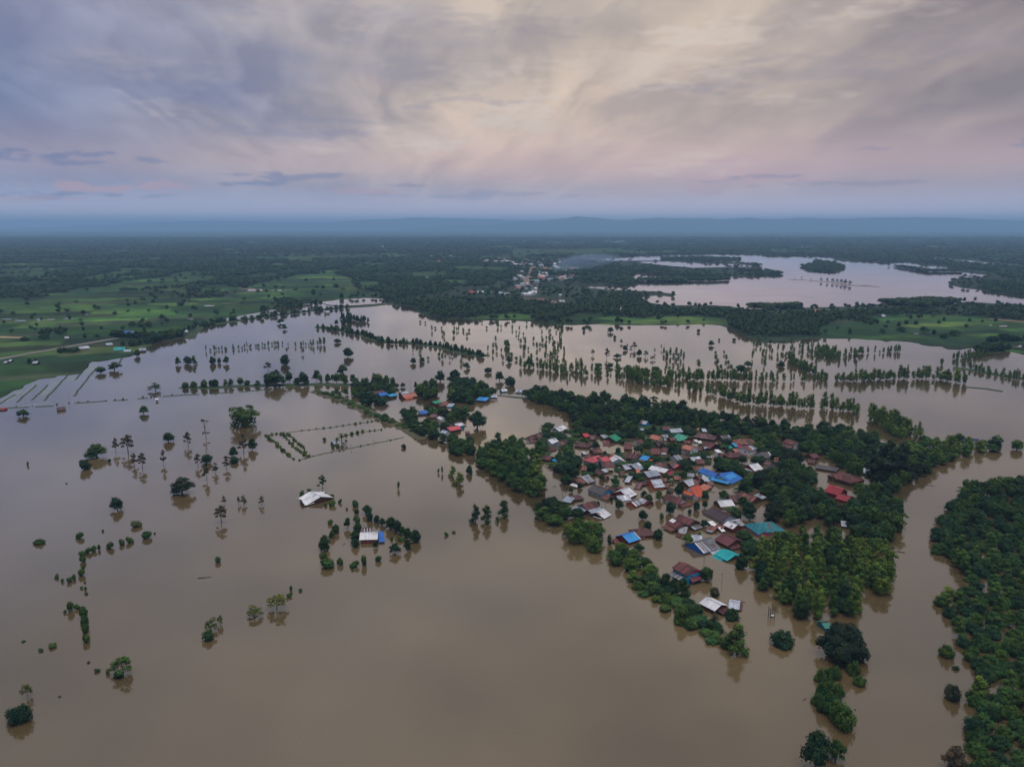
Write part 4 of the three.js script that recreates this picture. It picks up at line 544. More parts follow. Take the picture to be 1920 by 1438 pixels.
// farms on the western shore and roofs further off, on dry land
const FARMS = [
  ['214,651,234,650.5', 15, 6, 'turq', 'white', 'turquoise roofed house near the western shore'],
  ['146,650,164,648', 12, 5.5, 'pale', 'white', 'long pale roof beside trees on the western road'],
  ['197,643.5,209,642.5', 10, 5, 'lblue', 'white', 'pale blue roof just off the western road'],
  ['232,655.5,245,655', 10, 4, 'lblue', 'wood', 'small pale roof at the western waterline'],
  ['259,653,272,652', 12, 4.5, 'metal', 'wood', 'grey roof last before the western waterline'],
  ['233,620,246,620', 12, 6, 'blue', 'wood', 'bright blue roof in the western tree clump'],
  ['247,620.5,255,621', 10, 5, 'white', 'wood', 'white roof next to the blue one in the western clump'],
  ['285,624,298,623', 13, 6, 'sky', 'white', 'sky blue roof of a white house by the western clump'],
  ['344,619,350,618.5', 12, 5, 'white', 'white', 'small white building by the western dyke'],
  ['62,677,71,677', 9, 5, 'lblue', 'wood', 'pale roof under two trees in the western field'],
  ['8,677,14,677', 8, 4, 'white', 'wood', 'first white shed beside the western road'],
  ['17,674,22,674', 8, 4, 'white', 'wood', 'second white shed beside the western road'],
  ['120,631,128,630.5', 10, 4, 'white', 'wood', 'white shed alone in the western rice fields'],
  ['609,583,616,582.5', 12, 6, 'white', 'white', 'white hut on the dyke by the far pond'],
  ['525,604,534,603.5', 12, 4, 'lblue', 'wood', 'low pale roof beside a round tree in the upper flood'],
  ['1158,577,1168,576.5', 20, 7, 'white', 'green', 'domed white roof with green edge in the far trees'],
  ['632,509,643,509', 24, 6, 'lblue', 'white', 'pale far shed beside a turquoise one'],
  ['640,509.5,648,509.5', 24, 6, 'turq', 'white', 'turquoise far shed beside a pale one'],
  ['695,514.5,701,514.5', 20, 6, 'white', 'white', 'lone white far house in the wood'],
  ['749,492,754,492', 30, 6, 'hotred', 'white', 'lone red far roof in the wood'],
  ['1218,508.5,1224,508.5', 30, 7, 'hotred', 'white', 'red roof on the wooded lake peninsula'],
  ['1522,580,1536,579', 18, 7, 'salmon', 'white', 'pink roof among the trees on the southern lake shore'],
  ['1553,581,1560,581', 14, 7, 'white', 'white', 'white roof near the pink one on the southern lake shore'],
  ['1653,589.5,1659,589.5', 14, 5, 'white', 'white', 'white hut at the edge of the eastern rice fields'],
  ['879,545.5,886,545', 16, 7, 'hotred', 'white', 'red roof at the western end of the roadside houses'],
  ['895,545,907,545', 16, 7, 'white', 'white', 'white roof beside the red one of the roadside houses'],
  ['918,546.5,922,546.5', 14, 7, 'jade', 'white', 'little green roof of the roadside houses'],
  ['935,547,942,547', 14, 7, 'lblue', 'white', 'pale blue roof of the roadside houses'],
  ['945,549,956,549', 14, 7, 'pale', 'white', 'grey roof at the eastern end of the roadside houses'],
  ['1048,551,1053,551', 12, 14, 'white', 'white', 'tall white tower house of the far town'],
  ['1047,562.5,1057,562', 16, 9, 'pale', 'white', 'wide white building below the tall tower house'],
  ['715,461,719,461', 60, 18, 'white', 'white', 'distant pale temple tower in the plain'],
];
for (const [r, W, h, roof, wall, label, more = {}] of FARMS) { const t = house({ r: r.split(',').map(Number), W: W * 0.85, h: h + LAND_Y, roof: roof === 'white' ? 'pale' : roof, wall: wall === 'white' ? 'beige' : wall, label, name: 'farmhouse', group: 'far houses on dry land', ...more }); t.position.y = 0; }
{ // the far town: many small houses, all alike at this distance, along the straight road
  const r = rng(91), kinds = [['white', 'white'], ['maroon', 'white'], ['salmon', 'cream'], ['metal', 'white'], ['pale', 'white'], ['rust', 'wood'], ['lblue', 'white'], ['mauve', 'white'], ['teal', 'white']];
  const protos = kinds.map(([roof, wall]) => [quadGeo([...slab([-7, 7, 0], [7, 7, 0], [7, 4.4, 5.5], [-7, 4.4, 5.5]), ...slab([7, 7, 0], [-7, 7, 0], [-7, 4.4, -5.5], [7, 4.4, -5.5])]), mat('roof', roof), quadGeo(box(-6.4, 6.4, -1, 4.4, -4.8, 4.8)), mat('wall', wall)]);
  const said = ['pale', 'maroon', 'salmon', 'blue-grey', 'grey', 'rusty', 'bluish', 'mauve', 'teal'], placed = [];
  const zones = [[900, 487, 955, 494, 24], [955, 488, 1052, 500, 44], [962, 500, 985, 530, 14], [992, 502, 1080, 527, 34], [968, 528, 1004, 556, 14], [1085, 487, 1150, 498, 10], [800, 480, 860, 491, 8]];
  for (const [x0, y0, x1, y1, n] of zones) for (let i = 0, tries = 0; i < n && tries < 400; tries++) {
    const px = mix(x0, x1, r()), py = mix(y0, y1, r()), [x, z] = G(px, py); if (placed.some((p) => Math.hypot(p[0] - x, p[1] - z) < 16) || kindAt(x, z) === 'water' || Math.abs(px - mix(984, 1000, (537 - py) / 37)) < 5) continue; placed.push([x, z]); i++;
    const k = Math.floor(r() * r() * kinds.length * 1.2) % kinds.length, [rg, rm, wg, wm] = protos[k], s = 0.8 + 0.5 * r();
    const t = thing('town_house', `small ${said[k]} roofed house of the far town around the straight road`, 'house', [x, LAND_Y, z], r() * 3.1, 'houses of the far town'); t.scale.set(s * (0.8 + 0.6 * r()), s, s);
    part(t, 'roof', rg, rm); part(t, 'wall', wg, wm); FOOT.push([x, z, 9, 0, 8, 6]);
  }
}
// ---------------------------------------------------------------- trees: tapered trunks, limbs, crowns of leaf clumps
function leafCrown(lobes, n, size, seed, opt = {}) {               // lobes: [x, y, z, rx, ry, rz]
  const r = rng(seed), P = [], N = [], Cc = [], I = [], wts = lobes.map((l) => Math.pow(l[3] * l[4] * l[5], 2 / 3)), tot = wts.reduce((a, b) => a + b, 0);
  const tone = lobes.map(() => 0.72 + 0.6 * r()), warm = lobes.map(() => r() - 0.5), core = opt.core ?? 0.74, up = opt.up ?? 0.35;
  const push = (p, nn, c) => { P.push(...p); N.push(...nn); Cc.push(...c); };
  const colour = (k, v, w) => [k * v * (1 + 0.5 * w), k * v * (1 + 0.1 * w), k * v * (1 - 0.3 * w)];
  for (let i = 0, made = 0; made < n && i < n * 4; i++) {
    let q = r() * tot, li = 0; while (q > wts[li] && li < lobes.length - 1) q -= wts[li++];
    const [cx, cy, cz, rx, ry, rz] = lobes[li], a = r() * 6.2832, y = opt.dome ? r() * 1.25 - 0.25 : r() * 1.75 - 0.75, s = Math.sqrt(Math.max(0, 1 - y * y)), d = [Math.cos(a) * s, y, Math.sin(a) * s], k = (opt.fill ? 0.35 + 0.7 * Math.sqrt(r()) : 0.78 + 0.3 * r());
    const p = [cx + d[0] * rx * k, cy + d[1] * ry * k, cz + d[2] * rz * k];
    if (p[1] < (opt.floor ?? 0.1)) continue;
    if (lobes.some((l, j) => j !== li && Math.pow((p[0] - l[0]) / l[3], 2) + Math.pow((p[1] - l[1]) / l[4], 2) + Math.pow((p[2] - l[2]) / l[5], 2) < 0.5)) continue;
    made++;
    let nx = d[0] + (r() - 0.5) * 1.3, ny = d[1] + up + (r() - 0.5) * 0.9, nz = d[2] + (r() - 0.5) * 1.3; const nl = Math.hypot(nx, ny, nz) || 1; nx /= nl; ny /= nl; nz /= nl;
    let tx = -nz, ty = 0, tz = nx; const tl = Math.hypot(tx, tz) || 1; tx /= tl; tz /= tl;
    const bx = ny * tz - nz * ty, by = nz * tx - nx * tz, bz = nx * ty - ny * tx, h = size * (0.55 + 0.8 * r()), rot = r() * 6.28, c = Math.cos(rot), e = Math.sin(rot), b0 = P.length / 3, v = tone[li] * (0.78 + 0.44 * r()), w = warm[li] + (r() - 0.5) * 0.5;
    if (opt.stray && r() < opt.stray) { const q = 1.08 + 0.3 * r(); p[0] = cx + (p[0] - cx) * q; p[1] = cy + (p[1] - cy) * q; p[2] = cz + (p[2] - cz) * q; }
    const sn = [nx * 0.5 + d[0] * 0.5, ny * 0.5 + d[1] * 0.5 + 0.12, nz * 0.5 + d[2] * 0.5];
    for (const [u, t] of [[-1, -0.25], [0.1, -0.75], [1, 0.15], [-0.15, 0.8]]) { const uu = (u * c - t * e) * h, tt = (u * e + t * c) * h, j = (r() - 0.5) * h * 0.5; push([p[0] + tx * uu + bx * tt + nx * j, p[1] + ty * uu + by * tt + ny * j, p[2] + tz * uu + bz * tt + nz * j], sn, colour(1, v, w)); }
    I.push(b0, b0 + 1, b0 + 2, b0, b0 + 2, b0 + 3);
  }
  if (core) for (const [li, [cx, cy, cz, rx, ry, rz]] of lobes.entries()) { // inner mass of leaves that the eye cannot see through
    const g = new THREE.IcosahedronGeometry(1, opt.fine ?? 0), gp = g.attributes.position, b0 = P.length / 3;
    for (let i = 0; i < gp.count; i++) { const x = gp.getX(i), y = gp.getY(i), z = gp.getZ(i), k = core * (1 + 0.22 * noise(x * 2.3 + li * 5, y * 2.3 + z * 2)); push([cx + x * rx * k, Math.max(cy + y * ry * k, -0.2), cz + z * rz * k], [x, y + 0.1, z], colour(1, tone[li] * 0.85, warm[li])); I.push(b0 + i); }
  }
  const g = new THREE.BufferGeometry(); g.setAttribute('position', new THREE.Float32BufferAttribute(P, 3)); g.setAttribute('normal', new THREE.Float32BufferAttribute(N, 3)); g.setAttribute('color', new THREE.Float32BufferAttribute(Cc, 3)); g.setIndex(I); return g;
}
function limb(a, b, r0, r1, sides = 5) { const d = new THREE.Vector3(b[0] - a[0], b[1] - a[1], b[2] - a[2]), L = d.length(), g = new THREE.CylinderGeometry(r1, r0, L, sides, 1, true); g.translate(0, L / 2, 0); g.applyQuaternion(new THREE.Quaternion().setFromUnitVectors(new THREE.Vector3(0, 1, 0), d.normalize())); g.translate(...a); return g; }
function trunkTo(lobes, h, r0, lean, seed) {
  const r = rng(seed), gs = [], k = [lean[0] * 0.5, h * 0.45, lean[1] * 0.5], top = [lean[0], h, lean[1]];
  gs.push(limb([0, -2.5, 0], k, r0, r0 * 0.75, 6), limb(k, top, r0 * 0.75, r0 * 0.45, 6));
  for (const l of lobes) { const t = 0.35 + 0.6 * r(), s = t < 0.5 ? k.map((v, i) => v * t * 2 * (i === 1 ? 1 : 1)) : k.map((v, i) => mix(v, top[i], (t - 0.5) * 2)); gs.push(limb(s, [l[0], l[1] - l[4] * 0.2, l[2]], r0 * 0.42, r0 * 0.14, 4)); }
  return mergeGeometries(gs);
}
const PROTO = {};
function proto(kind, make, variants) { const list = (q) => Array.from({ length: variants }, (_, i) => { const p = make(i * 7 + kind.length * 31 + 3, i, q); p.crown.computeBoundingBox(); const b = p.crown.boundingBox; p.h = b.max.y; p.w = Math.max(b.max.x - b.min.x, b.max.z - b.min.z) * 0.94; return p; }); PROTO[kind] = list(1); PROTO[kind].small = make.length > 2 ? list(0.3) : PROTO[kind]; }  // finer leaves on the near trees
const ball = (r, n, R, y0, y1, s0, s1, flat = 0.8) => Array.from({ length: n }, (_, i) => { const a = i / n * 6.283 + r() * 0.9, d = R * (0.45 + 0.55 * r()), s = mix(s0, s1, r()); return [Math.cos(a) * d, mix(y0, y1, r()), Math.sin(a) * d, s, s * flat, s]; });
proto('round', (sd, i, q) => { const r = rng(sd), l = [[0, 3.9, 0, 2.9, 3.5, 2.9], ...ball(r, 5, 2.7, 1.3, 3.2, 1.3, 2.2, 0.9), ...ball(r, 6, 2.5, 3.4, 5.6, 1.3, 2.1, 0.9), ...ball(r, 3, 1.2, 6, 7.2, 0.9, 1.5, 0.95)]; return { crown: leafCrown(l, 950 * q, 0.4 / Math.sqrt(q), sd, { stray: 0.22 }), trunk: trunkTo(l.slice(1), 5, 0.38, [0.3, 0.2], sd) }; }, 5);
proto('broad', (sd, i, q) => { const r = rng(sd), l = [[0.4, 5.4, 0, 3, 3.2, 2.8], ...ball(r, 6, 3.9, 2, 5, 1.5, 2.4, 0.85), ...ball(r, 4, 3, 4.8, 7.4, 1.4, 2.1, 0.8), ...ball(r, 4, 1.8, 7, 8.8, 1.1, 1.7, 0.85)]; return { crown: leafCrown(l, 1050 * q, 0.4 / Math.sqrt(q), sd, { stray: 0.22 }), trunk: trunkTo(l.slice(1, 8), 6, 0.45, [0.5, -0.3], sd) }; }, 6);
proto('tall', (sd, i, q) => { const r = rng(sd), l = Array.from({ length: 9 }, (_, i) => { const t = i / 8, a = i * 2.4 + r(), R = (1 - 0.65 * t) * 2.2 * (0.5 + r()); return [Math.cos(a) * R, 1.8 + 10 * t, Math.sin(a) * R, 2 - 0.75 * t + 0.6 * r(), 1.9 - 0.3 * t, 2 - 0.75 * t + 0.6 * r()]; }); return { crown: leafCrown(l, 850 * q, 0.4 / Math.sqrt(q), sd, { stray: 0.25 }), trunk: trunkTo(l, 10, 0.34, [0.3, 0.2], sd) }; }, 4);
proto('slim', (sd) => { const r = rng(sd), l = Array.from({ length: 6 }, (_, i) => { const t = i / 5, a = i * 2.4 + r(), R = 0.75 * r() * (1 - 0.5 * t); return [Math.cos(a) * R, 2.4 + 7.6 * t, Math.sin(a) * R, 0.85 + 0.6 * Math.sin(3.1 * (0.15 + 0.75 * t)) + 0.35 * r(), 1.25, 0.85 + 0.6 * Math.sin(3.1 * (0.15 + 0.75 * t)) + 0.35 * r()]; }); return { crown: leafCrown(l, 170, 0.5, sd, { core: 0.6, stray: 0.2 }), trunk: mergeGeometries([limb([0, -2, 0], [0.1, 7, 0.05], 0.16, 0.1), limb([0.1, 7, 0.05], [0, 11, 0], 0.1, 0.04)]) }; }, 5);
proto('open', (sd) => { const r = rng(sd), l = [...ball(r, 6, 2.7, 3.2, 6.6, 0.9, 1.6, 0.7), ...ball(r, 5, 1.8, 6.2, 9.4, 0.8, 1.4, 0.75), [0.2, 9.8, 0, 1.1, 0.9, 1.1]]; return { crown: leafCrown(l, 620, 0.34, sd, { core: 0.35, fill: true }), trunk: trunkTo(l, 9, 0.24, [0.5, 0.3], sd) }; }, 6);
proto('sparse', (sd) => { const r = rng(sd), l = Array.from({ length: 7 }, (_, i) => { const up = i < 4, a = r() * 6.28, R = 0.6 + 1.5 * r(); return [Math.cos(a) * R, up ? 9 + 2.4 * r() : 3 + 1.6 * r(), Math.sin(a) * R, 0.8 + 0.5 * r(), 0.45, 0.8 + 0.5 * r()]; }); return { crown: leafCrown(l, 170, 0.32, sd, { core: 0, fill: true }), trunk: trunkTo(l, 11, 0.17, [0.5, 0.1], sd) }; }, 3);
proto('airy', (sd) => { const r = rng(sd), l = [...ball(r, 8, 2.9, 2.2, 4.8, 0.8, 1.4, 0.8), ...ball(r, 5, 1.8, 4.8, 6.6, 0.9, 1.4, 0.75)]; return { crown: leafCrown(l, 620, 0.3, sd, { core: 0.3, fill: true }), trunk: trunkTo(l, 4.5, 0.16, [0.4, 0.2], sd) }; }, 4);
proto('umbrella', (sd) => { const r = rng(sd), l = [[0, 5, 0, 6, 3.6, 6], ...ball(r, 14, 7.6, 2, 3.6, 2.1, 2.9, 0.8), ...ball(r, 11, 6.2, 4, 6, 2.2, 3, 0.7), ...ball(r, 7, 3.6, 6.4, 7.6, 2, 2.8, 0.62)]; return { crown: leafCrown(l, 5200, 0.36, sd, { up: 0.6 }), trunk: trunkTo(l.slice(1, 12), 4.5, 0.8, [0.4, 0.3], sd) }; }, 1);
proto('shrub', (sd, i, q) => { const r = rng(sd), l = [[0, 1, 0, 1.35, 1.25, 1.25], ...ball(r, 5, 1.2, 0.4, 1.7, 0.65, 1.05, 0.95)]; return { crown: leafCrown(l, 260 * Math.max(q, 0.5), 0.27, sd, { floor: -0.1 }), trunk: mergeGeometries([limb([0, -2, 0], [0.1, 1.2, 0], 0.12, 0.05), limb([0.2, -2, 0.2], [0.9, 1, 0.5], 0.08, 0.03)]) }; }, 6);
proto('mound', (sd) => { const r = rng(sd), l = [[0, 1.2, 0, 3.2, 1.9, 2.8], ...ball(r, 8, 3.4, 0.5, 2.2, 1.1, 1.9, 0.8), ...ball(r, 5, 2, 2, 3.4, 0.7, 1.3, 0.9)]; return { crown: leafCrown(l, 1000, 0.32, sd, { floor: -0.1, up: 0.6, stray: 0.25 }), trunk: mergeGeometries([limb([0, -2, 0], [0.3, 1.6, 0], 0.2, 0.08), limb([0.6, -2, 0.2], [2, 1.4, 0.8], 0.14, 0.05), limb([-0.6, -2, -0.2], [-1.8, 1.5, -0.8], 0.14, 0.05)]) }; }, 5);
proto('bamboo', (sd) => { // culms fanning out and bowing over, leaves in plumes along their ends
  const r = rng(sd), P = [], culms = [], l = [];
  for (let i = 0; i < 30; i++) { const a = r() * 6.283, R = 1.4 + 3.6 * r(), hh = 7 + 4.5 * r() - R * 0.35; const pts3 = [[Math.cos(a) * 0.5, -1, Math.sin(a) * 0.5], [Math.cos(a) * R * 0.35, hh * 0.62, Math.sin(a) * R * 0.35], [Math.cos(a) * R * 0.72, hh * 0.95, Math.sin(a) * R * 0.72], [Math.cos(a) * R, hh * (0.9 - 0.1 * r()), Math.sin(a) * R]]; culms.push(limb(pts3[0], pts3[1], 0.07, 0.06, 3), limb(pts3[1], pts3[2], 0.06, 0.03, 3)); for (let k = 0; k < 3; k++) { const t = 0.55 + 0.5 * k / 2, p = t < 0.75 ? pts3[1].map((v, j) => mix(v, pts3[2][j], (t - 0.55) / 0.2)) : pts3[2].map((v, j) => mix(v, pts3[3][j], (t - 0.75) / 0.3)); l.push([p[0], p[1], p[2], 0.85 + 0.4 * r(), 0.75, 0.85 + 0.4 * r()]); } }
  l.push([0, 4, 0, 3, 4, 3], ...ball(r, 7, 3.4, 1, 3.2, 1.6, 2.3, 1.05));
  return { crown: leafCrown(l, 1700, 0.34, sd, { core: 0.5, floor: -0.1 }), trunk: mergeGeometries(culms) };
}, 4);
proto('banana', (sd) => { // a few stems with long arching leaves
  const r = rng(sd), P = [], N = [], Cc = [], I = [], stems = [];
  for (let s = 0; s < 4; s++) { const ox = (r() - 0.5) * 3, oz = (r() - 0.5) * 3, hh = 1.6 + 1.6 * r(); stems.push(limb([ox, -2, oz], [ox * 1.05, hh, oz * 1.05], 0.16, 0.1));
    for (let k = 0; k < 9; k++) { const a = k / 9 * 6.283 + r(), L = 1.6 + 1.1 * r(), ca = Math.cos(a), sa = Math.sin(a), w = 0.34, b0 = P.length / 3, v = 0.8 + 0.6 * r(); for (let j = 0; j < 4; j++) { const t = j / 3, x = ox + ca * L * t, z = oz + sa * L * t, y = hh + 1.3 * Math.sin(t * 2.3) * (1 - 0.25 * t) - t * 0.5, ww = w * Math.sin(Math.PI * (0.12 + 0.8 * t)); for (const q of [-1, 1]) { P.push(x - sa * ww * q, y - 0.06, z + ca * ww * q); N.push(ca * t * 0.5, 0.9, sa * t * 0.5); Cc.push(v * 1.05, v, v * 0.8); } if (j) { const m = b0 + j * 2; I.push(m - 2, m - 1, m + 1, m - 2, m + 1, m); } } } }
  const g = new THREE.BufferGeometry(); g.setAttribute('position', new THREE.Float32BufferAttribute(P, 3)); g.setAttribute('normal', new THREE.Float32BufferAttribute(N, 3)); g.setAttribute('color', new THREE.Float32BufferAttribute(Cc, 3)); g.setIndex(I); return { crown: g, trunk: mergeGeometries(stems) };
}, 3);
const leaf = (r, g, b) => new THREE.MeshPhysicalMaterial({ color: C(r * 0.7, g * 0.72, b * 0.7), vertexColors: true, roughness: 0.8, specularIntensity: 0.15, side: THREE.DoubleSide });
const LEAF = { dark: [leaf(0.024, 0.056, 0.022), leaf(0.03, 0.066, 0.022), leaf(0.02, 0.05, 0.026)], deep: [leaf(0.018, 0.034, 0.022), leaf(0.022, 0.036, 0.02)], mid: [leaf(0.046, 0.096, 0.024), leaf(0.038, 0.086, 0.026), leaf(0.056, 0.104, 0.024)], light: [leaf(0.085, 0.142, 0.028), leaf(0.064, 0.122, 0.028), leaf(0.1, 0.15, 0.028)], yellow: [leaf(0.11, 0.125, 0.035), leaf(0.095, 0.115, 0.04)], brown: [leaf(0.06, 0.058, 0.036), leaf(0.05, 0.056, 0.034), leaf(0.068, 0.058, 0.04)], far: [leaf(0.032, 0.06, 0.03), leaf(0.04, 0.072, 0.03), leaf(0.026, 0.05, 0.03)] };
const BARK = rough({ color: C(0.085, 0.07, 0.055) }), PALEBARK = rough({ color: C(0.2, 0.17, 0.14) }), CANE = rough({ color: C(0.16, 0.17, 0.06) });
const NAMES = { round: ['round_tree', 'tree'], broad: ['spreading_tree', 'tree'], tall: ['tall_tree', 'tree'], slim: ['slim_tree', 'tree'], open: ['flooded_tree', 'tree'], sparse: ['bare_tree', 'tree'], airy: ['airy_tree', 'tree'], umbrella: ['rain_tree', 'tree'], shrub: ['shrub', 'shrub'], mound: ['bank_thicket', 'thicket'], bamboo: ['bamboo_clump', 'bamboo'], banana: ['banana_plant', 'plant'] };
const tr = rng(2024);
function plant(kind, tint, x, z, w, h, label, group, y = 0, name) { // width and height in metres above the water
  const set0 = z > -640 && w > 2.5 ? PROTO[kind] : PROTO[kind].small, p = set0[Math.floor(tr() * set0.length)], [n, cat] = NAMES[kind], m = LEAF[tint][Math.floor(tr() * LEAF[tint].length)];
  const t = thing(name || n, label, cat, [x, y - 0.05, z], tr() * 6.283, group), sw = w / p.w, sh = h / p.h; t.scale.set(sw, sh, sw);
  part(t, /shrub|mound|banana/.test(kind) ? 'leaves' : 'crown', p.crown, m); part(t, /shrub|mound|banana/.test(kind) ? 'stem' : kind === 'bamboo' ? 'cane' : 'trunk', p.trunk, kind === 'bamboo' ? CANE : kind === 'slim' ? PALEBARK : BARK);
  return t;
}
// single plants read off the photograph: where the foot meets the water, how wide and how tall it shows there
function set(kind, tint, px, py, pw, ph, label, group, y = 0, name) { const s = scaleAt(py, y), [x, z] = G(px, py, y), tilt = Math.cos(Math.atan((py - 719) / F) + PITCH); return plant(kind, tint, x, z, pw / s, Math.max(0.6, (ph / s - pw / s * 0.5 * 0.2) / tilt), label, group, y, name); }
function rows(kind, tint, list, say, group, y = 0, name) { const p = pts(list).sort((a, b) => a[0] - b[0]); p.forEach(([x, yy, w, h], i) => set(kind === 'round' && w > 9 && i % 2 ? 'broad' : kind, tint, x, yy, w, h, say(i, w, h), group, y, name)); }
const each = (what) => (i) => `${ordinal(i)} ${what}`;

// --- lone plants that the photograph lets one point to
const one = (k, t, x, y, w, h, l, n) => set(k, t, x, y, w, h, l, undefined, 0, n);
one('bamboo', 'mid', 457, 797, 62, 42, 'large fan-shaped bamboo thicket alone in the western flood');
one('broad', 'deep', 341, 926, 44, 37, 'big dark spreading tree alone in the western flood');
one('round', 'dark', 315, 828, 25, 20, 'neat round dark tree standing apart in the western flood');
one('broad', 'dark', 180, 857, 42, 30, 'wide two-humped bushy tree in the western flood');
one('shrub', 'dark', 160, 880, 21, 22, 'dense dark bush just below the two-humped bushy tree');
one('broad', 'dark', 219, 955, 26, 26, 'dark bush with a side sprig between round tree and hedge line');
one('shrub', 'mid', 204, 867, 7, 8, 'tiny shrub beside the two-humped bushy tree');
one('broad', 'dark', 42, 781, 21, 16, 'dark bush beside the red roof on the western bund');
one('broad', 'mid', 269, 776, 19, 17, 'bushy tree below the tiny stilt hut');
one('open', 'dark', 291, 732, 26, 17, 'lone tree with open arms above the tiny stilt hut');
one('sparse', 'brown', 386, 822, 15, 38, 'thin tall nearly bare tree below the bamboo thicket to the west');
one('open', 'dark', 604, 917, 18, 28, 'dark tree right behind the lone white farmhouse');
one('slim', 'mid', 747, 917, 7, 15, 'single slender sapling in open water east of the white farmhouse');
one('umbrella', 'deep', 1579, 1232, 96, 66, 'huge dome-shaped rain tree in the southern flood');
one('round', 'dark', 1325, 1089, 27, 28, 'round dense dark bush south-east of the striped red roof');
one('round', 'brown', 1340, 1117, 21, 19, 'olive fuzzy bush above the plain white tin roof');
one('mound', 'dark', 1373, 1161, 27, 23, 'dark bush in front of the low pale roof');
one('open', 'brown', 1341, 1170, 19, 22, 'brownish small tree below the plain white tin roof');
one('mound', 'dark', 1468, 1209, 46, 30, 'low dark bush alone between the road end and the rain tree');
one('tall', 'mid', 1381, 1224, 42, 58, 'tall green tree at the southern end of the road');
one('tall', 'dark', 1143, 1021, 12, 21, 'dark cone-shaped tree at the foot of the strong blue roof');
one('round', 'dark', 1273, 930, 20, 26, 'round clipped-looking tree left of the steep orange-red house');
one('round', 'dark', 652, 669, 22, 20, 'round dark tree standing alone in the upper flood');
one('tall', 'deep', 1662, 905, 62, 88, 'tallest dark tree, standing above the eastern wood');
one('tall', 'deep', 1690, 900, 44, 74, 'second tall dark tree right of the tallest one');
one('broad', 'deep', 1640, 905, 44, 56, 'dark spreading tree left of the tallest one');
one('mound', 'brown', 1786, 1309, 38, 32, 'lone dark bush in the channel off the eastern bank');
one('mound', 'mid', 1777, 1231, 31, 27, 'low green bush awash beside the eastern bank');
one('broad', 'brown', 1790, 1440, 48, 44, 'brownish dark bush at the bottom of the channel by the bank');
one('round', 'mid', 1908, 843, 23, 21, 'lone tree off the point in the eastern flood');
one('mound', 'dark', 1793, 1255, 13, 8, 'small dark drift of leaves in the channel');
one('airy', 'yellow', 519, 1143, 42, 32, 'yellow-green drowned tree with airy crown in the southern water');
one('airy', 'yellow', 475, 1156, 29, 22, 'paler thin drowned tree left of the airy yellow-green one');
one('airy', 'yellow', 396, 1184, 25, 27, 'yellowish airy tree rising behind a dark bush');
one('shrub', 'dark', 390, 1200, 21, 20, 'dark bush in front of a yellowish airy tree');
one('airy', 'yellow', 412, 1172, 14, 20, 'faint leafless-looking sprig beside the yellowish airy tree');
one('airy', 'light', 231, 1263, 38, 36, 'two-lobed yellow-green tree leaning over a dark bush');
one('shrub', 'dark', 222, 1269, 22, 14, 'dark bush at the foot of the two-lobed yellow-green tree');
one('shrub', 'yellow', 201, 1263, 8, 11, 'thin yellow sprig left of the two-lobed tree');
one('airy', 'yellow', 50, 1308, 20, 27, 'olive upright bush in the south-western corner');
one('mound', 'dark', 37, 1352, 46, 34, 'big dark green bush in the south-western corner');
one('shrub', 'mid', 408, 1054, 12, 12, 'small round bush alone in the southern water');
one('shrub', 'light', 545, 1107, 7, 11, 'little pale shrub right of the airy yellow-green tree');
one('shrub', 'mid', 541, 1119, 11, 8, 'low double shrub right of the airy yellow-green tree');
one('shrub', 'mid', 563, 1109, 9, 6, 'floating green tuft farthest right of the airy tree');
one('shrub', 'mid', 837, 1004, 9, 8, 'left one of two tufts in the wide open water');
one('shrub', 'mid', 850, 999, 8, 5, 'right one of two tufts in the wide open water');
one('shrub', 'yellow', 256, 987, 21, 13, 'smooth olive mound of leaves above the hedge line');
one('shrub', 'mid', 148, 1009, 15, 13, 'green bush above the corner of the hedge line');
one('mound', 'mid', 74, 1019, 23, 12, 'flat spreading bush in the far west of the flood');
one('slim', 'dark', 822, 887, 6, 9, 'left one of two saplings off the western village edge');
one('slim', 'light', 829, 888, 6, 15, 'right one of two saplings off the western village edge');
one('shrub', 'dark', 757, 840, 9, 9, 'small dark bush below the dyke road');
one('tall', 'light', 849, 893, 16, 23, 'left light green bush off the western village edge');
one('tall', 'light', 862, 909, 22, 27, 'right light green bush off the western village edge');
one('round', 'dark', 880, 888, 14, 19, 'dark bush beside two light green ones');
rows('tall', 'dark', '892,980,22,38 912,979,22,36 945,968,28,34 932,978,9,11', (i) => `${ordinal(i)} of four dark trees from the west, off the western tree belt`, 'dark trees off the western belt');
rows('open', 'brown', '216,848,14,29 240,848,25,36 251,874,14,26 267,878,16,31 306,872,11,30 352,836,17,28 457,849,19,38 371,874,14,25 387,900,14,32 403,888,13,22 425,879,16,26 420,948,10,20 415,979,23,34 447,946,8,16 457,947,13,20 490,947,12,18', each('drowned open-crowned tree from the west, in the western flood'), 'drowned open-crowned trees in the western flood');
rows('round', 'dark', '472,843,18,24 437,856,20,22 387,868,22,18 439,868,18,12', (i) => `${ordinal(i)} dense dark tree from the west, among the drowned open-crowned trees`, 'dense trees among the drowned ones');
rows('shrub', 'mid', '51,873,5,9 124,907,4,3 192,997,5,5 289,1001,5,4 274,1009,18,15 243,1017,15,13 228,1021,12,12 205,1028,14,14 185,1031,6,12 175,1034,11,12 164,1037,12,12 154,1042,12,11 155,1054,11,14 155,1067,6,9 152,1079,13,14 138,1087,9,11 130,1091,10,11 116,1091,6,8 106,1084,10,9 158,1093,5,4 152,1104,7,6 159,1105,6,7 161,1114,8,5 121,1150,7,7 144,1142,10,11 132,1145,14,20 156,1158,16,24 158,1172,13,22 160,1187,12,20 161,1204,15,16 43,1203,8,4 97,1214,15,9 76,1221,10,6 165,1243,7,4 182,1259,12,7 111,1307,6,3', each('shrub from the west along the broken drowned hedge'), 'shrubs of the broken drowned hedge');
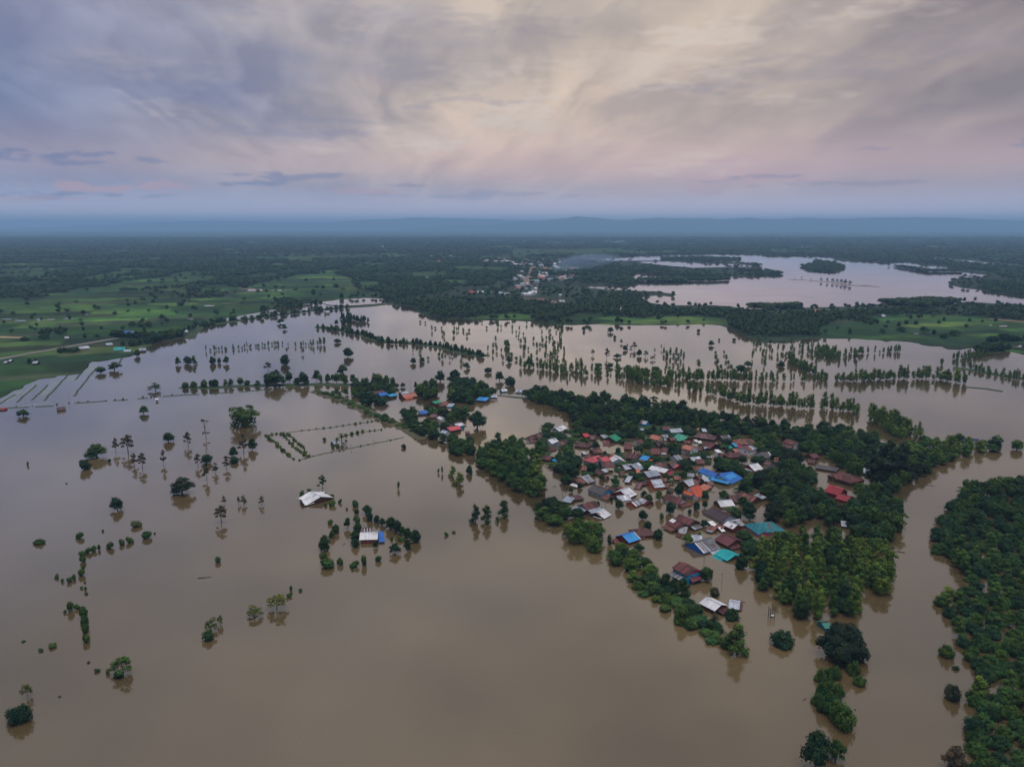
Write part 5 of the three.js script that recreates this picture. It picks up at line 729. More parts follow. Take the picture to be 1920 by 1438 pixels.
rows('round', 'dark', '651,991,15,22 671,996,19,19 665,1013,18,19 666,1025,18,18 629,999,16,18 622,1009,14,16 608,1032,23,32 706,979,14,16 717,985,15,16 733,991,20,25 746,999,17,26 755,1004,15,19 764,1011,15,23 779,1016,22,26 764,1032,15,24 740,1038,22,22 704,1026,11,15 688,964,20,20 694,976,14,19', each('dark tree from the west in the ring round the farmhouse'), 'trees ringing the farmhouse');
rows('shrub', 'mid', '666,949,14,13 668,962,11,11 670,982,14,17 752,1014,13,10 734,1013,6,8 709,1052,13,12 683,1060,10,22 664,1063,19,13 660,1070,5,5 619,983,11,10 606,1046,13,11 614,1063,31,20 638,1059,12,15 622,948,13,12 637,943,8,9 622,933,10,8 566,928,11,9 580,921,9,6 650,956,5,5 611,949,7,7', each('green bush from the west by the lone farmhouses'), 'bushes round the lone farmhouses');
// flooded garden plots: low hedges in lines
const hedge = (s, step, seed, size) => { const p = line(s, 0.6, step, seed), r = rng(seed + 1); return p.filter(() => r() < 0.88).map(([x, z]) => [x + (r() - 0.5) * 1.5, z + (r() - 0.5) * 1.5, size * (0.6 + 0.8 * r())]); };
const r0 = rng(333);
[['498,817 515,830 530,845 552,863', 3.4, 2.1, 'the first oblique plot hedge'], ['528,814 540,826 552,840 577,856', 3.8, 1.9, 'the second oblique plot hedge'], ['540,815 556,830 570,842 574,856', 4.6, 1.7, 'the third oblique plot hedge'], ['498,817 540,811 580,806 620,802 665,795 710,789', 5, 1.8, 'the upper edge of the drowned plots'], ['560,863 600,852 620,848 690,834 757,820', 6, 1.3, 'the lower edge of the drowned plots'], ['640,819 660,814 680,810 715,806', 5, 2.4, 'the middle edge of the drowned plots'], ['0,764 60,761 105,759', 14, 1.6, 'the western bund'], ['128,756 180,752 230,749 300,743 340,740', 8, 2, 'the long western bund']].forEach(([s, step, size, where], k) =>
  hedge(s, step, 60 + k, size).sort((a, b) => a[0] - b[0]).forEach(([x, z, w], i) => plant('shrub', r0() < 0.4 ? 'light' : 'mid', x, z, w * (k < 3 ? 1.25 : 1), w * 0.75, `${ordinal(i)} low shrub from the west along ${where}`, `shrubs along ${where}`, 0, 'hedge_shrub')));
rows('banana', 'dark', '631,832,12,12 641,828,14,16 650,833,8,10 645,838,9,9', each('leafy plant from the west round the blue-grey hut in the plots'), 'plants round the hut in the plots');
rows('shrub', 'mid', '624,840,7,7 633,839,8,6 608,826,8,7', each('small shrub from the west below the blue-grey hut in the plots'), 'shrubs below the hut in the plots');
// upper flood: single trees
rows('round', 'dark', '1145,623,12,11 1153,635,6,8 1158,671,16,10 1172,657,11,11 1199,668,11,15 1310,623,7,7 1334,648,13,11 1349,639,5,5 1377,639,8,6 1390,699,26,18 1403,687,17,12 1465,688,14,13 775,682,13,13 792,679,8,10 875,691,13,14 533,684,19,22 632,643,17,10 915,699,15,12 936,714,18,20 957,723,22,20 954,680,12,14 950,649,14,14 992,688,18,19 525,607,16,11 1095,620,6,9 533,618,10,9 511,716,14,8', each('dark tree from the west standing alone in the upper flood'), 'single dark trees of the upper flood');
rows('open', 'brown', '502,696,15,19 1112,666,8,12 1138,673,12,22 1190,656,13,17 1211,669,11,13 1224,675,12,9 567,664,8,12 537,662,6,11 824,669,5,10 774,661,4,6 1165,644,7,9 1183,660,6,12 1176,652,5,9 1240,655,3,10 1228,661,4,9 700,707,6,9 848,668,7,9 868,676,9,12 843,676,5,9', each('thin drowned tree from the west in the upper flood'), 'thin drowned trees of the upper flood');
rows('slim', 'mid', '1310,689,11,17 1342,665,6,8 1343,675,8,12 1346,683,8,12 1352,692,8,10 1358,664,5,8 1362,675,7,12 1366,684,8,10 1371,693,9,11 1245,664,6,14 1251,676,7,16 1257,668,7,18 1263,678,7,18 1268,668,7,18 1272,679,7,19 1277,671,6,18 1282,678,6,20 1250,668,8,12', each('slender tree from the west in the small clumps of the middle flood'), 'slender trees in small clumps');
// --- rows of slender trees on the drowned field edges: the largest singly, the rest as one
const rowTrees = [];
function treeRow(s, gap, h, spread, seed, tint = 'mid', where) { const r = rng(seed); gap *= 0.36; line(s, 0.8, gap, seed).forEach(([x, z]) => { const den = 0.92 + 0.7 * noise(x * 0.03, z * 0.03 + seed); if (r() < den) rowTrees.push({ x: x + (r() - 0.5) * spread, z: z + (r() - 0.5) * spread * 2.2, h: h * (0.45 + 0.75 * r()) * (1 + 0.25 * noise(x * 0.05, z * 0.05)), w: h * (0.26 + 0.26 * r()), tint: r() < 0.75 ? 'light' : tint, where, k: r() }); }); }
treeRow('982,689 1020,693 1060,700 1100,703 1140,706 1177,708 1240,712 1299,713', 5, 11, 7, 1, 'mid', 'the long upper tree row'); treeRow('1060,694 1110,697 1150,699 1200,703 1260,706 1310,712', 5, 11, 8, 2, 'mid', 'the long upper tree row');
treeRow('1170,712 1231,722 1293,731 1334,740', 4.2, 12, 8, 3, 'mid', 'the long upper tree row'); treeRow('1300,713 1360,713 1420,715 1480,714 1540,714 1612,715', 4.6, 11, 6, 4, 'mid', 'the curved eastern tree row'); treeRow('1612,715 1640,712 1680,711 1720,710 1760,712 1790,717 1815,720', 4.2, 13, 5, 5, 'mid', 'the curved eastern tree row');
treeRow('1345,742 1393,757 1430,759 1467,761 1510,766 1562,767 1608,772', 5, 12, 4, 6, 'mid', 'the tree row north of the village'); treeRow('1600,773 1629,783 1661,794 1675,802 1690,806 1712,814', 2.8, 13, 10, 7, 'mid', 'the tree row north of the village'); treeRow('1640,795 1660,802 1680,812 1700,822', 3, 11, 12, 17, 'light', 'the tree row north of the village');
treeRow('1526,655 1548,660 1570,666 1590,668', 3.2, 9, 22, 8, 'mid', 'the thicket of saplings in the eastern flood'); treeRow('1530,664 1560,672 1585,671', 3.2, 9, 20, 18, 'mid', 'the thicket of saplings in the eastern flood'); treeRow('1596,663 1630,662 1660,661 1688,660', 4, 9, 4, 9, 'mid', 'the short sapling row in the eastern flood');
treeRow('1480,672 1500,688 1520,700 1545,708', 4, 9, 8, 10, 'mid', 'the curved eastern tree row'); treeRow('1764,684 1785,684 1810,689 1829,692 1850,699 1875,704 1905,710 1940,714', 5.5, 9, 7, 11, 'mid', 'the far eastern row'); treeRow('1800,676 1830,668 1850,664', 4.5, 9, 10, 19, 'dark', 'the far eastern row');
treeRow('390,658 430,656 480,651 529,646', 9, 8, 6, 12, 'dark', 'the thin western sapling row'); treeRow('538,650 575,649 610,647', 6, 9, 6, 13, 'mid', 'the thin western sapling row');
treeRow('1053,613 1053,622 1052,630 1049,642 1046,652 1041,667', 16, 5, 5, 14, 'light', 'the short upright row in the upper flood'); treeRow('1036,670 1042,682 1050,695 1058,708', 16, 7, 14, 15, 'light', 'the short upright row in the upper flood');
{ // saplings strewn over the upper flood
  const r = rng(808); for (let i = 0; i < 120; i++) { const px = 780 + 280 * Math.pow(r(), 0.8), py = 602 + 82 * r(); if (py > 690 - (px - 780) * 0.02 || (py > 632 && py < 662 && px < 905)) continue; const [x, z] = G(px, py); rowTrees.push({ x, z, h: 4 + 6 * r(), w: 3 + 3 * r(), tint: r() < 0.5 ? 'dark' : 'mid', where: 'the strewn saplings of the upper flood', k: r() }); }
  for (let i = 0; i < 40; i++) { const px = 1410 + 130 * r(), py = 636 + 50 * r() + (px - 1410) * 0.08, [x, z] = G(px, py); rowTrees.push({ x, z, h: 6 + 5 * r(), w: 3.4 + 2 * r(), tint: 'dark', where: 'the drowned wood east of the green field', k: r() }); }
}
{
  const near = rowTrees.slice().sort((a, b) => b.z - a.z).map((t) => ({ ...t, size: t.h / -t.z })).sort((a, b) => b.size - a.size);
  const single = near.slice(0, 250), rest = near.slice(250), by = {};
  single.sort((a, b) => a.x - b.x).forEach((t) => { const i = (by[t.where] = (by[t.where] ?? -1) + 1); plant('slim', t.tint, t.x, t.z, t.w, t.h, `${ordinal(i)} slender tree from the west in ${t.where}`, `slender trees of ${t.where}`); });
  const mesh = (geo, m, list, name, say) => { const im = new THREE.InstancedMesh(geo, m, list.length), o = new THREE.Object3D(), p = PROTO.slim[0]; list.forEach((t, i) => { o.position.set(t.x, -0.05, t.z); o.rotation.y = t.k * 6.28; o.scale.set(t.w / p.w, t.h / p.h, t.w / p.w); o.updateMatrix(); im.setMatrixAt(i, o.matrix); }); im.name = name; im.castShadow = true; im.userData = { kind: 'stuff', label: say }; scene.add(im); };
  if (rest.length) { mesh(PROTO.slim[1].crown, LEAF.light[1], rest, 'sapling_foliage', 'mass of small saplings standing in the upper flood'); mesh(PROTO.slim[1].trunk, PALEBARK, rest, 'sapling_undergrowth', 'thin stems of the saplings in the upper flood'); }
}
// --- dense groves: plants thrown into outlines on the ground, clear of the roofs
const clear = (x, z, m) => !FOOT.some(([fx, fz, R, turn, wx, wz]) => { const dx = x - fx, dz = z - fz; if (dx * dx + dz * dz > (R * 2 + m) ** 2) return false; const c = Math.cos(turn), s = Math.sin(turn), lx = dx * c - dz * s, lz = dx * s + dz * c; return Math.abs(lx) < wx + m && Math.abs(lz) < wz + m + (lz > 0 ? m * 0.9 : 0); });
const grown = [];
function grove(outline, gap, kinds, [h0, h1], label, group, seed, shape = 0.85, keep = 0.6, most = 0.16) { // kinds: [kind, tint, share]
  const poly = ground(outline), r = rng(seed), xs = poly.map((p) => p[0]), zs = poly.map((p) => p[1]), x0 = Math.min(...xs), x1 = Math.max(...xs), z0 = Math.min(...zs), z1 = Math.max(...zs), mine = [];
  for (let i = 0, miss = 0; miss < 900 && i < 20000; i++) {
    const x = mix(x0, x1, r()), z = mix(z0, z1, r()); if (!inside(poly, x, z)) continue;
    if (mine.some((p) => Math.hypot(p[0] - x, p[1] - z) < gap) || grown.some((p) => Math.hypot(p[0] - x, p[1] - z) < gap * 0.7)) { miss++; continue; }
    if (!clear(x, z, gap * keep)) { miss++; continue; }
    mine.push([x, z]); miss = 0;
  }
  const hides = (x, z, w, h) => { const [px, py] = seenAt(x, 0, z), [, pt] = seenAt(x, h * 0.95, z), hw = w * 0.42 * scaleAt(py); const hit = []; for (const b of SHOWN) { if (b.z > z) continue; const ox = Math.min(px + hw, b.x1) - Math.max(px - hw, b.x0), oy = Math.min(py, b.y1) - Math.max(pt, b.y0); if (ox > 0 && oy > 0) { const f = ox * oy / ((b.x1 - b.x0) * (b.y1 - b.y0)); if (f > most || b.hidden + f > most * 1.7) return true; hit.push([b, f]); } } for (const [b, f] of hit) b.hidden += f; return false; };
  for (const [x, z] of mine) { let q = r(), k = 0; while (k < kinds.length - 1 && q > kinds[k][2]) q -= kinds[k++][2]; const [kind, tint] = kinds[k], h = mix(h0, h1, Math.pow(r(), 1.2)) * (kind === 'mound' ? 0.6 : kind === 'banana' || kind === 'shrub' ? 0.42 : 1), w = gap * (1.15 + 0.5 * r()) * (kind === 'tall' ? 0.88 : kind === 'slim' ? 0.7 : 1); if (hides(x, z, w, h * shape)) continue; const said = { bamboo: 'bright bamboo plumes', tall: 'upright tree', broad: 'spreading tree', round: 'round-crowned tree', mound: 'low thicket', banana: 'clump of banana leaves', slim: 'slender tree', open: 'open-crowned tree', shrub: 'low shrub' }[kind], shade = { deep: 'very dark green', dark: 'dark green', mid: 'green', light: 'light green', yellow: 'yellowish', brown: 'brownish' }[tint]; grown.push([x, z]); plant(kind, tint, x, z, w, h * shape, `${shade} ${said} ${label}`, `${group}, ${shade} ${said}`, 0, seed >= 140 && seed < 150 && kind !== 'bamboo' ? (kind === 'mound' ? 'bank_thicket' : 'bank_tree') : seed >= 114 && seed <= 150 && /round|broad|tall/.test(kind) ? 'garden_tree' : seed === 107 && kind === 'tall' ? 'grove_tree' : undefined); }
}
const DENSE = [['round', 'dark', 0.28], ['broad', 'dark', 0.26], ['tall', 'mid', 0.12], ['broad', 'mid', 0.1], ['bamboo', 'mid', 0.08], ['broad', 'deep', 0.08], ['tall', 'dark', 0.08]];
grove('968,744 1000,740 1040,744 1090,752 1130,757 1180,762 1240,768 1300,779 1350,789 1400,800 1450,806 1500,812 1480,828 1420,822 1370,812 1300,806 1250,797 1200,796 1160,806 1110,812 1082,806 1072,788 1058,772 1015,758', 7, [['round', 'dark', 0.28], ['broad', 'dark', 0.26], ['tall', 'mid', 0.12], ['bamboo', 'mid', 0.08], ['open', 'deep', 0.08], ['broad', 'deep', 0.08], ['broad', 'mid', 0.1]], [7, 16], 'in the dense belt north of the village', 'trees of the northern belt', 101);
grove('1500,812 1550,808 1600,818 1650,826 1640,842 1600,852 1550,842 1500,846 1440,838 1420,826 1480,830', 7.2, DENSE, [8, 13], 'in the eastern part of the northern belt', 'trees of the north-eastern belt', 102);
grove('1700,838 1760,832 1830,834 1872,838 1868,846 1800,858 1770,872 1720,862 1690,850', 7, [['tall', 'light', 0.4], ['broad', 'mid', 0.35], ['bamboo', 'light', 0.1], ['round', 'dark', 0.15]], [7, 12], 'on the wooded point in the eastern flood', 'trees of the wooded point', 103);
grove('1590,860 1640,860 1700,864 1752,874 1745,884 1700,905 1668,930 1640,925 1610,905 1575,875', 7.2, [['broad', 'deep', 0.3], ['round', 'dark', 0.3], ['bamboo', 'mid', 0.25], ['tall', 'dark', 0.15]], [9, 14], 'in the dark eastern wood', 'trees of the eastern wood', 104);
grove('1606,930 1660,935 1680,960 1688,990 1680,1008 1640,1018 1600,1010 1585,985 1596,950', 7, [['round', 'dark', 0.4], ['bamboo', 'mid', 0.3], ['broad', 'dark', 0.3]], [8, 13], 'east of the bright red hall', 'trees east of the red hall', 105);
grove('1400,905 1430,890 1470,880 1492,900 1500,930 1545,945 1592,962 1585,990 1550,985 1510,978 1480,990 1450,978 1420,972 1392,975 1398,950 1440,942 1430,920', 7.4, [['broad', 'dark', 0.4], ['round', 'deep', 0.3], ['round', 'dark', 0.2], ['broad', 'mid', 0.1]], [9, 14], 'in the dark wood behind the teal roof', 'trees behind the teal roof', 106);
grove('1412,1075 1420,1048 1448,1022 1490,1015 1540,1012 1590,1030 1612,1060 1616,1100 1610,1140 1590,1162 1540,1166 1500,1158 1462,1130 1430,1108', 5.2, [['tall', 'light', 0.42], ['tall', 'mid', 0.33], ['slim', 'light', 0.1], ['round', 'dark', 0.15]], [7, 15], 'in the dense light green grove of the south-east', 'trees of the light green grove', 107);
grove('1600,1040 1640,1030 1664,1045 1668,1080 1664,1112 1640,1118 1616,1105 1606,1070', 6.6, [['bamboo', 'light', 0.8], ['bamboo', 'yellow', 0.2]], [9, 13], 'on the eastern side of the light green grove', 'bamboo of the light green grove', 108);
grove('752,778 792,782 850,795 862,822 846,834 812,828 770,808', 7, DENSE, [8, 12], 'in the grove south of the hamlet', 'trees of the hamlet grove', 109);
grove('845,836 884,836 892,852 870,858 848,850', 6.5, [['broad', 'mid', 0.5], ['tall', 'light', 0.3], ['round', 'dark', 0.2]], [7, 11], 'by the red-pink hamlet roof', 'trees by the red-pink roof', 110);
grove('895,858 930,838 975,835 1012,842 1020,862 1018,900 1024,925 1000,932 965,918 925,895 900,876', 7.2, [['broad', 'mid', 0.35], ['round', 'dark', 0.25], ['tall', 'mid', 0.25], ['tall', 'light', 0.15]], [9, 14], 'in the western tree belt of the village', 'trees of the western belt', 111);
grove('1006,968 1030,950 1060,945 1086,950 1082,972 1050,986 1016,982', 6.6, DENSE, [7, 11], 'left of the red barrel house', 'trees by the red barrel house', 112);
grove('1060,1002 1085,992 1110,996 1124,1018 1128,1034 1108,1036 1084,1024', 6.4, [['bamboo', 'light', 0.7], ['bamboo', 'mid', 0.3]], [8, 11], 'at the south-western edge of the village', 'bamboo of the south-western edge', 113);
grove('1140,1040 1175,1035 1196,1052 1222,1076 1240,1100 1225,1108 1195,1096 1160,1066', 6.2, [['round', 'mid', 0.35], ['round', 'dark', 0.3], ['tall', 'light', 0.35]], [5, 9], 'along the western village road', 'trees along the western road', 114);
rows('round', 'dark', '1247,1106,23,34 1281,1120,29,40 1262,1112,20,30 1168,1042,32,23', each('dark tree from the west along the southern road'), 'dark trees along the southern road');
rows('round', 'light', '1250,1136,25,28 1281,1168,30,37 1222,1086,28,32 1302,1179,15,14 1228,1128,16,14 1318,1188,14,12 1332,1196,14,13 1348,1205,15,14 1358,1212,16,15', each('bright green bush from the west along the southern road'), 'bright bushes along the southern road');
grove('1190,1098 1225,1108 1260,1128 1300,1160 1345,1192 1372,1212 1362,1218 1325,1198 1280,1172 1240,1142 1205,1115', 5, [['shrub', 'mid', 0.4], ['mound', 'mid', 0.3], ['round', 'dark', 0.15], ['round', 'light', 0.15]], [3.5, 7], 'on the water side of the southern road', 'plants on the water side of the southern road', 151);
grove('1215,1082 1245,1100 1290,1130 1330,1166 1350,1184 1340,1186 1300,1152 1255,1118', 5, [['shrub', 'mid', 0.4], ['round', 'dark', 0.6]], [3.5, 6.5], 'on the village side of the southern road', 'plants on the village side of the southern road', 152);
grove('1018,838 1060,846 1085,848 1096,868 1082,880 1056,872 1030,862', 6.4, DENSE, [7, 10], 'in the north-western gardens of the village', 'trees of the north-western gardens', 115);
grove('1045,880 1080,876 1100,884 1078,894 1052,892', 6.2, DENSE, [6, 9], 'above the pinkish rusty roof', 'trees above the pinkish rusty roof', 116);
grove('1330,862 1380,858 1420,866 1432,884 1405,902 1380,890 1345,882', 6.4, [['round', 'dark', 0.5], ['broad', 'dark', 0.3], ['banana', 'dark', 0.2]], [5, 9], 'behind the big blue roof', 'trees behind the big blue roof', 117);
grove('1450,860 1480,850 1500,870 1492,900 1462,905 1448,885', 6.8, [['broad', 'deep', 0.5], ['round', 'dark', 0.5]], [9, 13], 'right of the rusty water tower', 'trees right of the water tower', 118);
grove('1240,890 1285,882 1312,890 1300,902 1262,908 1240,904', 4.6, [['banana', 'dark', 0.55], ['round', 'dark', 0.45]], [5, 8], 'in the middle gardens of the village', 'plants of the middle gardens', 119);
grove('1136,905 1162,892 1196,888 1204,902 1188,914 1160,916', 4.8, [['banana', 'dark', 0.4], ['round', 'dark', 0.6]], [4, 7], 'in the gardens behind the dark grey roof', 'plants behind the dark grey roof', 120);
grove('1350,956 1372,952 1384,968 1372,974', 4.6, [['banana', 'mid', 0.6], ['round', 'dark', 0.4]], [4, 6], 'behind the long dark plum roof', 'plants behind the plum roof', 121);
grove('1395,1000 1430,1018 1440,1045 1410,1050 1388,1030', 6, [['round', 'dark', 0.7], ['banana', 'dark', 0.3]], [4, 8], 'between rose-maroon roof and light green grove', 'plants below the teal roof', 122);
grove('1500,880 1520,876 1530,900 1512,908', 6, [['round', 'dark', 0.6], ['tall', 'mid', 0.4]], [6, 9], 'on the small wet lane in the east', 'trees on the eastern lane', 123);
grove('1180,800 1215,812 1205,826 1180,820 1165,812', 6, DENSE, [6, 9], 'between the green and the salmon roof', 'trees between green and salmon roof', 124);
grove('1300,826 1340,812 1380,818 1372,838 1350,845 1345,826', 6.6, DENSE, [6, 9], 'between the northern roofs', 'trees between the northern roofs', 125);
grove('1415,828 1440,838 1480,846 1500,856 1470,866 1440,858 1420,846', 7, DENSE, [7, 10], 'below the white two storey house', 'trees below the white two storey house', 126);
grove('1520,836 1560,848 1600,858 1580,872 1545,862 1530,856', 7, DENSE, [7, 11], 'north of the broad maroon house', 'trees north of the broad maroon house', 127);
grove('1490,930 1530,930 1550,942 1520,955 1490,948', 7, [['open', 'dark', 0.6], ['broad', 'dark', 0.4]], [9, 12], 'left of the lower bright red roof', 'trees left of the red hall', 128);
grove('660,722 700,726 735,732 745,745 715,760 690,758 672,742', 6.6, DENSE, [6, 10], 'in the west of the hamlet', 'trees in the west of the hamlet', 129);
grove('785,735 812,728 818,742 800,752 786,748', 7, [['broad', 'mid', 0.5], ['round', 'dark', 0.5]], [10, 15], 'in the high clump of the hamlet', 'trees of the high hamlet clump', 130);
grove('842,740 850,718 890,722 924,738 922,752 900,758 870,758 850,754', 7.4, [['broad', 'dark', 0.4], ['broad', 'mid', 0.3], ['round', 'dark', 0.3]], [9, 14], 'in the big eastern clump of the hamlet', 'trees of the eastern hamlet clump', 131);
grove('800,770 850,762 880,768 860,790 815,786', 7, DENSE, [6, 9], 'in the middle of the hamlet', 'trees in the middle of the hamlet', 132);
rows('broad', 'dark', '895,803,37,38 868,791,14,14 826,716,20,24 852,717,28,28 515,723,40,34 542,716,14,22 570,722,22,28 556,722,15,16 594,714,16,22 642,700,20,20 687,760,34,30 722,789,17,17 736,791,9,9 755,726,10,10 743,727,12,10 779,728,7,14', each('dark tree from the west in the hamlet and its tree line'), 'trees of the hamlet line');
treeRowNow('345,727 380,727 420,724 450,722 480,724 500,723', 8, [5, 9], 'dark', 'the western tree line', 41); treeRowNow('600,716 625,715 650,720 680,722 710,722 735,726', 6.5, [7, 12], 'mid', 'the middle tree line', 42); treeRowNow('620,745 650,742 680,744', 6, [5, 9], 'mid', 'the dyke corner', 43); treeRowNow('592,735 630,746 660,760 700,778 735,795 760,804', 9, [2, 4], 'mid', 'the dyke road', 44);
treeRowNow('600,615 640,621 680,629 718,643 765,645 813,649 859,659 905,670', 5.4, [5, 10], 'dark', 'the upper hedge bank', 45, 6); treeRowNow('640,607 665,605 690,603 640,600 655,596', 8, [8, 13], 'dark', 'the clump by the far pond', 46, 14); treeRowNow('380,614 420,604 480,597 555,588 612,581 650,578', 11, [5, 10], 'dark', 'the long dyke', 47, 8); treeRowNow('485,584 520,579 560,575 600,572', 10, [8, 13], 'dark', 'the pond shore', 48, 16); treeRowNow('335,684 350,682 365,684', 6, [8, 11], 'dark', 'the small western clump', 49, 6); treeRowNow('395,684 405,681 418,683', 6, [6, 10], 'dark', 'the second small western clump', 50, 6); treeRowNow('1130,690 1180,694 1230,698', 12, [4, 6], 'dark', 'the shrubs above the long row', 51, 10);
function treeRowNow(s, gap, [h0, h1], tint, where, seed, spread = 3) { const r = rng(seed), p = line(s, 1, gap, seed).map(([x, z]) => [x + (r() - 0.5) * spread, z + (r() - 0.5) * spread * 2]).sort((a, b) => a[0] - b[0]); p.forEach(([x, z], i) => { const h = mix(h0, h1, r()), kind = h < 4 ? 'shrub' : r() < 0.5 ? 'round' : r() < 0.5 ? 'tall' : 'broad'; plant(kind, r() < 0.3 ? 'mid' : tint, x, z, Math.max(gap * 0.9, h * 0.7), h, `${ordinal(i)} ${kind === 'shrub' ? 'shrub' : 'tree'} from the west along ${where}`, `trees along ${where}`, 0.2, kind === 'shrub' ? undefined : 'bank_tree'); }); }
// trees standing between the houses
rows('round', 'dark', '1095,831,17,11 1116,841,19,16 1067,846,22,22 1108,889,22,24 1065,891,28,25 1062,906,24,20 1159,851,11,14 1134,854,10,10 1128,900,14,14 1087,915,12,12 1071,923,10,11 1121,946,9,8 1147,939,8,8 1161,954,20,21 1254,927,12,9 1217,938,16,14 1208,929,14,11 1257,963,19,24 1205,974,21,20 1215,991,16,16 1306,956,13,18 1294,962,9,9 1320,987,18,14 1322,932,19,16 1322,953,15,16 1234,1011,20,22 1282,938,10,8 1216,834,18,15 1198,846,22,15 1242,839,14,10 1261,849,22,22 1283,875,19,18 1300,877,18,16 1325,857,28,15 1252,863,12,9 1218,874,19,13 1363,835,20,15 1363,851,10,9 1425,844,18,18 1428,865,17,13 1394,922,23,22 1357,936,22,20 1393,947,21,19 1391,1066,27,34 1410,1023,24,14 1418,1046,28,25 1198,1032,23,14 1033,807,13,10 1020,806,10,8', (i, w) => `${ordinal(i)} ${w > 20 ? 'larger' : w > 13 ? 'middling' : 'small'} dark tree from the west standing between the village houses`, 'trees between the village houses', 0, 'garden_tree');
rows('round', 'light', '1200,822,18,14 1290,1019,23,20 1312,1004,9,9 1236,937,16,20 1241,973,9,13', each('lighter tree from the west standing between the village houses'), 'lighter trees between the village houses');
one('tall', 'deep', 1226, 813, 15, 18, 'dark pointed tree beside the salmon roof');
grove('985,830 1030,800 1090,812 1160,806 1230,804 1300,812 1380,822 1440,840 1470,870 1440,900 1400,925 1330,915 1280,905 1200,915 1130,905 1080,900 1040,880', 8.6, [['round', 'dark', 0.6], ['round', 'mid', 0.1], ['banana', 'dark', 0.2], ['shrub', 'dark', 0.1]], [3.4, 7.6], 'in the gaps between the village roofs', 'plants in the gaps between roofs', 150, 0.85, 0.15, 0.12);
// southern clumps and the eastern bank
rows('mound', 'mid', '1538,1277,22,26 1563,1272,30,26 1540,1307,28,32 1568,1312,32,34 1545,1334,34,34 1582,1362,52,46 1600,1264,28,28 1612,1284,28,20 1552,1292,30,26 1555,1322,34,30 1570,1345,40,34 1532,1320,24,24', each('bush from the west in the column of bushes below the rain tree'), 'bushes below the rain tree');
rows('broad', 'dark', '1530,1440,54,72 1568,1424,36,38', (i) => `${i ? 'smaller' : 'larger'} dark tree at the lower end of the column of bushes`, 'dark trees below the bushes');
grove('1764,975 1790,950 1802,928 1832,912 1880,908 1925,908 1925,1000 1850,1010 1790,1012 1768,1000', 6.2, [['mound', 'dark', 0.55], ['round', 'dark', 0.3], ['bamboo', 'mid', 0.15]], [7, 11], 'on the northern part of the eastern bank', 'plants of the northern bank', 140);
grove('1752,1000 1800,1010 1930,1005 1930,1090 1870,1095 1822,1092 1790,1068 1764,1040', 5.8, [['mound', 'dark', 0.4], ['mound', 'mid', 0.25], ['tall', 'mid', 0.2], ['round', 'dark', 0.15]], [7, 11], 'on the upper middle of the eastern bank', 'plants of the upper bank', 141);
grove('1760,1128 1800,1120 1822,1098 1935,1092 1935,1200 1880,1215 1830,1205 1800,1180', 5.6, [['mound', 'mid', 0.35], ['mound', 'dark', 0.4], ['tall', 'light', 0.1], ['tall', 'mid', 0.15]], [7, 11], 'on the middle of the eastern bank', 'plants of the middle bank', 142);
grove('1768,1188 1800,1192 1830,1212 1880,1222 1940,1210 1940,1330 1850,1335 1830,1300 1838,1262 1812,1228', 5.4, [['mound', 'mid', 0.4], ['mound', 'dark', 0.35], ['tall', 'light', 0.1], ['tall', 'mid', 0.15]], [7, 11], 'on the lower middle of the eastern bank', 'plants of the lower bank', 143);
grove('1824,1318 1850,1342 1945,1335 1945,1480 1835,1480 1822,1420 1830,1370', 5.2, [['mound', 'mid', 0.45], ['mound', 'dark', 0.35], ['tall', 'mid', 0.2]], [7, 11], 'at the lower end of the eastern bank', 'plants of the lowest bank', 144);
// --- dry land: lone field trees, then the woodland as one mass
rows('round', 'dark', '188,698,20,13 214,693,22,18 256,667,12,14 112,662,12,12 122,661,14,12 133,661,13,11 143,660,12,10 55,683,10,13 66,681,8,10 247,614,15,13 262,613,15,13 278,613,15,13 81,636,19,12 45,639,17,10 181,632,11,8 158,634,7,10 230,649,11,11 338,573,13,9 303,597,11,10 63,592,11,7 155,588,8,8 57,504,8,6 220,521,8,8 176,504,7,7 268,545,6,6 290,560,10,8 362,578,9,8 366,580,8,6 387,553,5,5 240,573,8,7 587,553,8,12 671,553,6,9 630,540,12,9 640,560,11,12 1690,622,17,12 1655,624,12,9 1733,624,18,14 1790,630,22,14 1770,634,18,12 1686,612,10,10 1700,608,8,9 1718,608,9,8 1633,608,7,9 1594,626,7,13 1726,594,12,9 1836,656,10,10 1101,608,10,8 1158,605,11,14 1235,598,10,8', each('lone dark tree from the west on the dry fields'), 'lone trees of the dry fields', LAND_Y, 'field_tree');
treeRowNow2('212,634 240,634 270,634 300,634 320,631', 11, 'the western farm clump', 61); treeRowNow2('250,650 275,645 305,638 335,632', 13, 'the western shore', 62); treeRowNow2('1856,642 1880,641 1910,640 1940,640', 10, 'the far eastern clump', 63); treeRowNow2('1836,661 1860,659 1888,656', 9, 'the eastern shore tongue', 64);
function treeRowNow2(s, gap, where, seed) { const r = rng(seed), p = line(s, 4, gap, seed).sort((a, b) => a[0] - b[0]); p.forEach(([x, z], i) => plant('round', 'dark', x, z, 11 + 5 * r(), 8 + 5 * r(), `${ordinal(i)} dark tree from the west in ${where}`, `trees of ${where}`, LAND_Y, 'field_tree')); }
rows('open', 'dark', '1491,523,3,3 1504,522,4,4 1521,525,3,4 1540,528,5,8 1552,529,5,9 1562,530,7,9 1570,531,6,9 1578,532,8,10 1585,533,9,11 1594,535,9,10 1667,499,6,6', each('tree from the west on the sand spit in the lake'), 'trees on the lake spit', LAND_Y + 0.3);
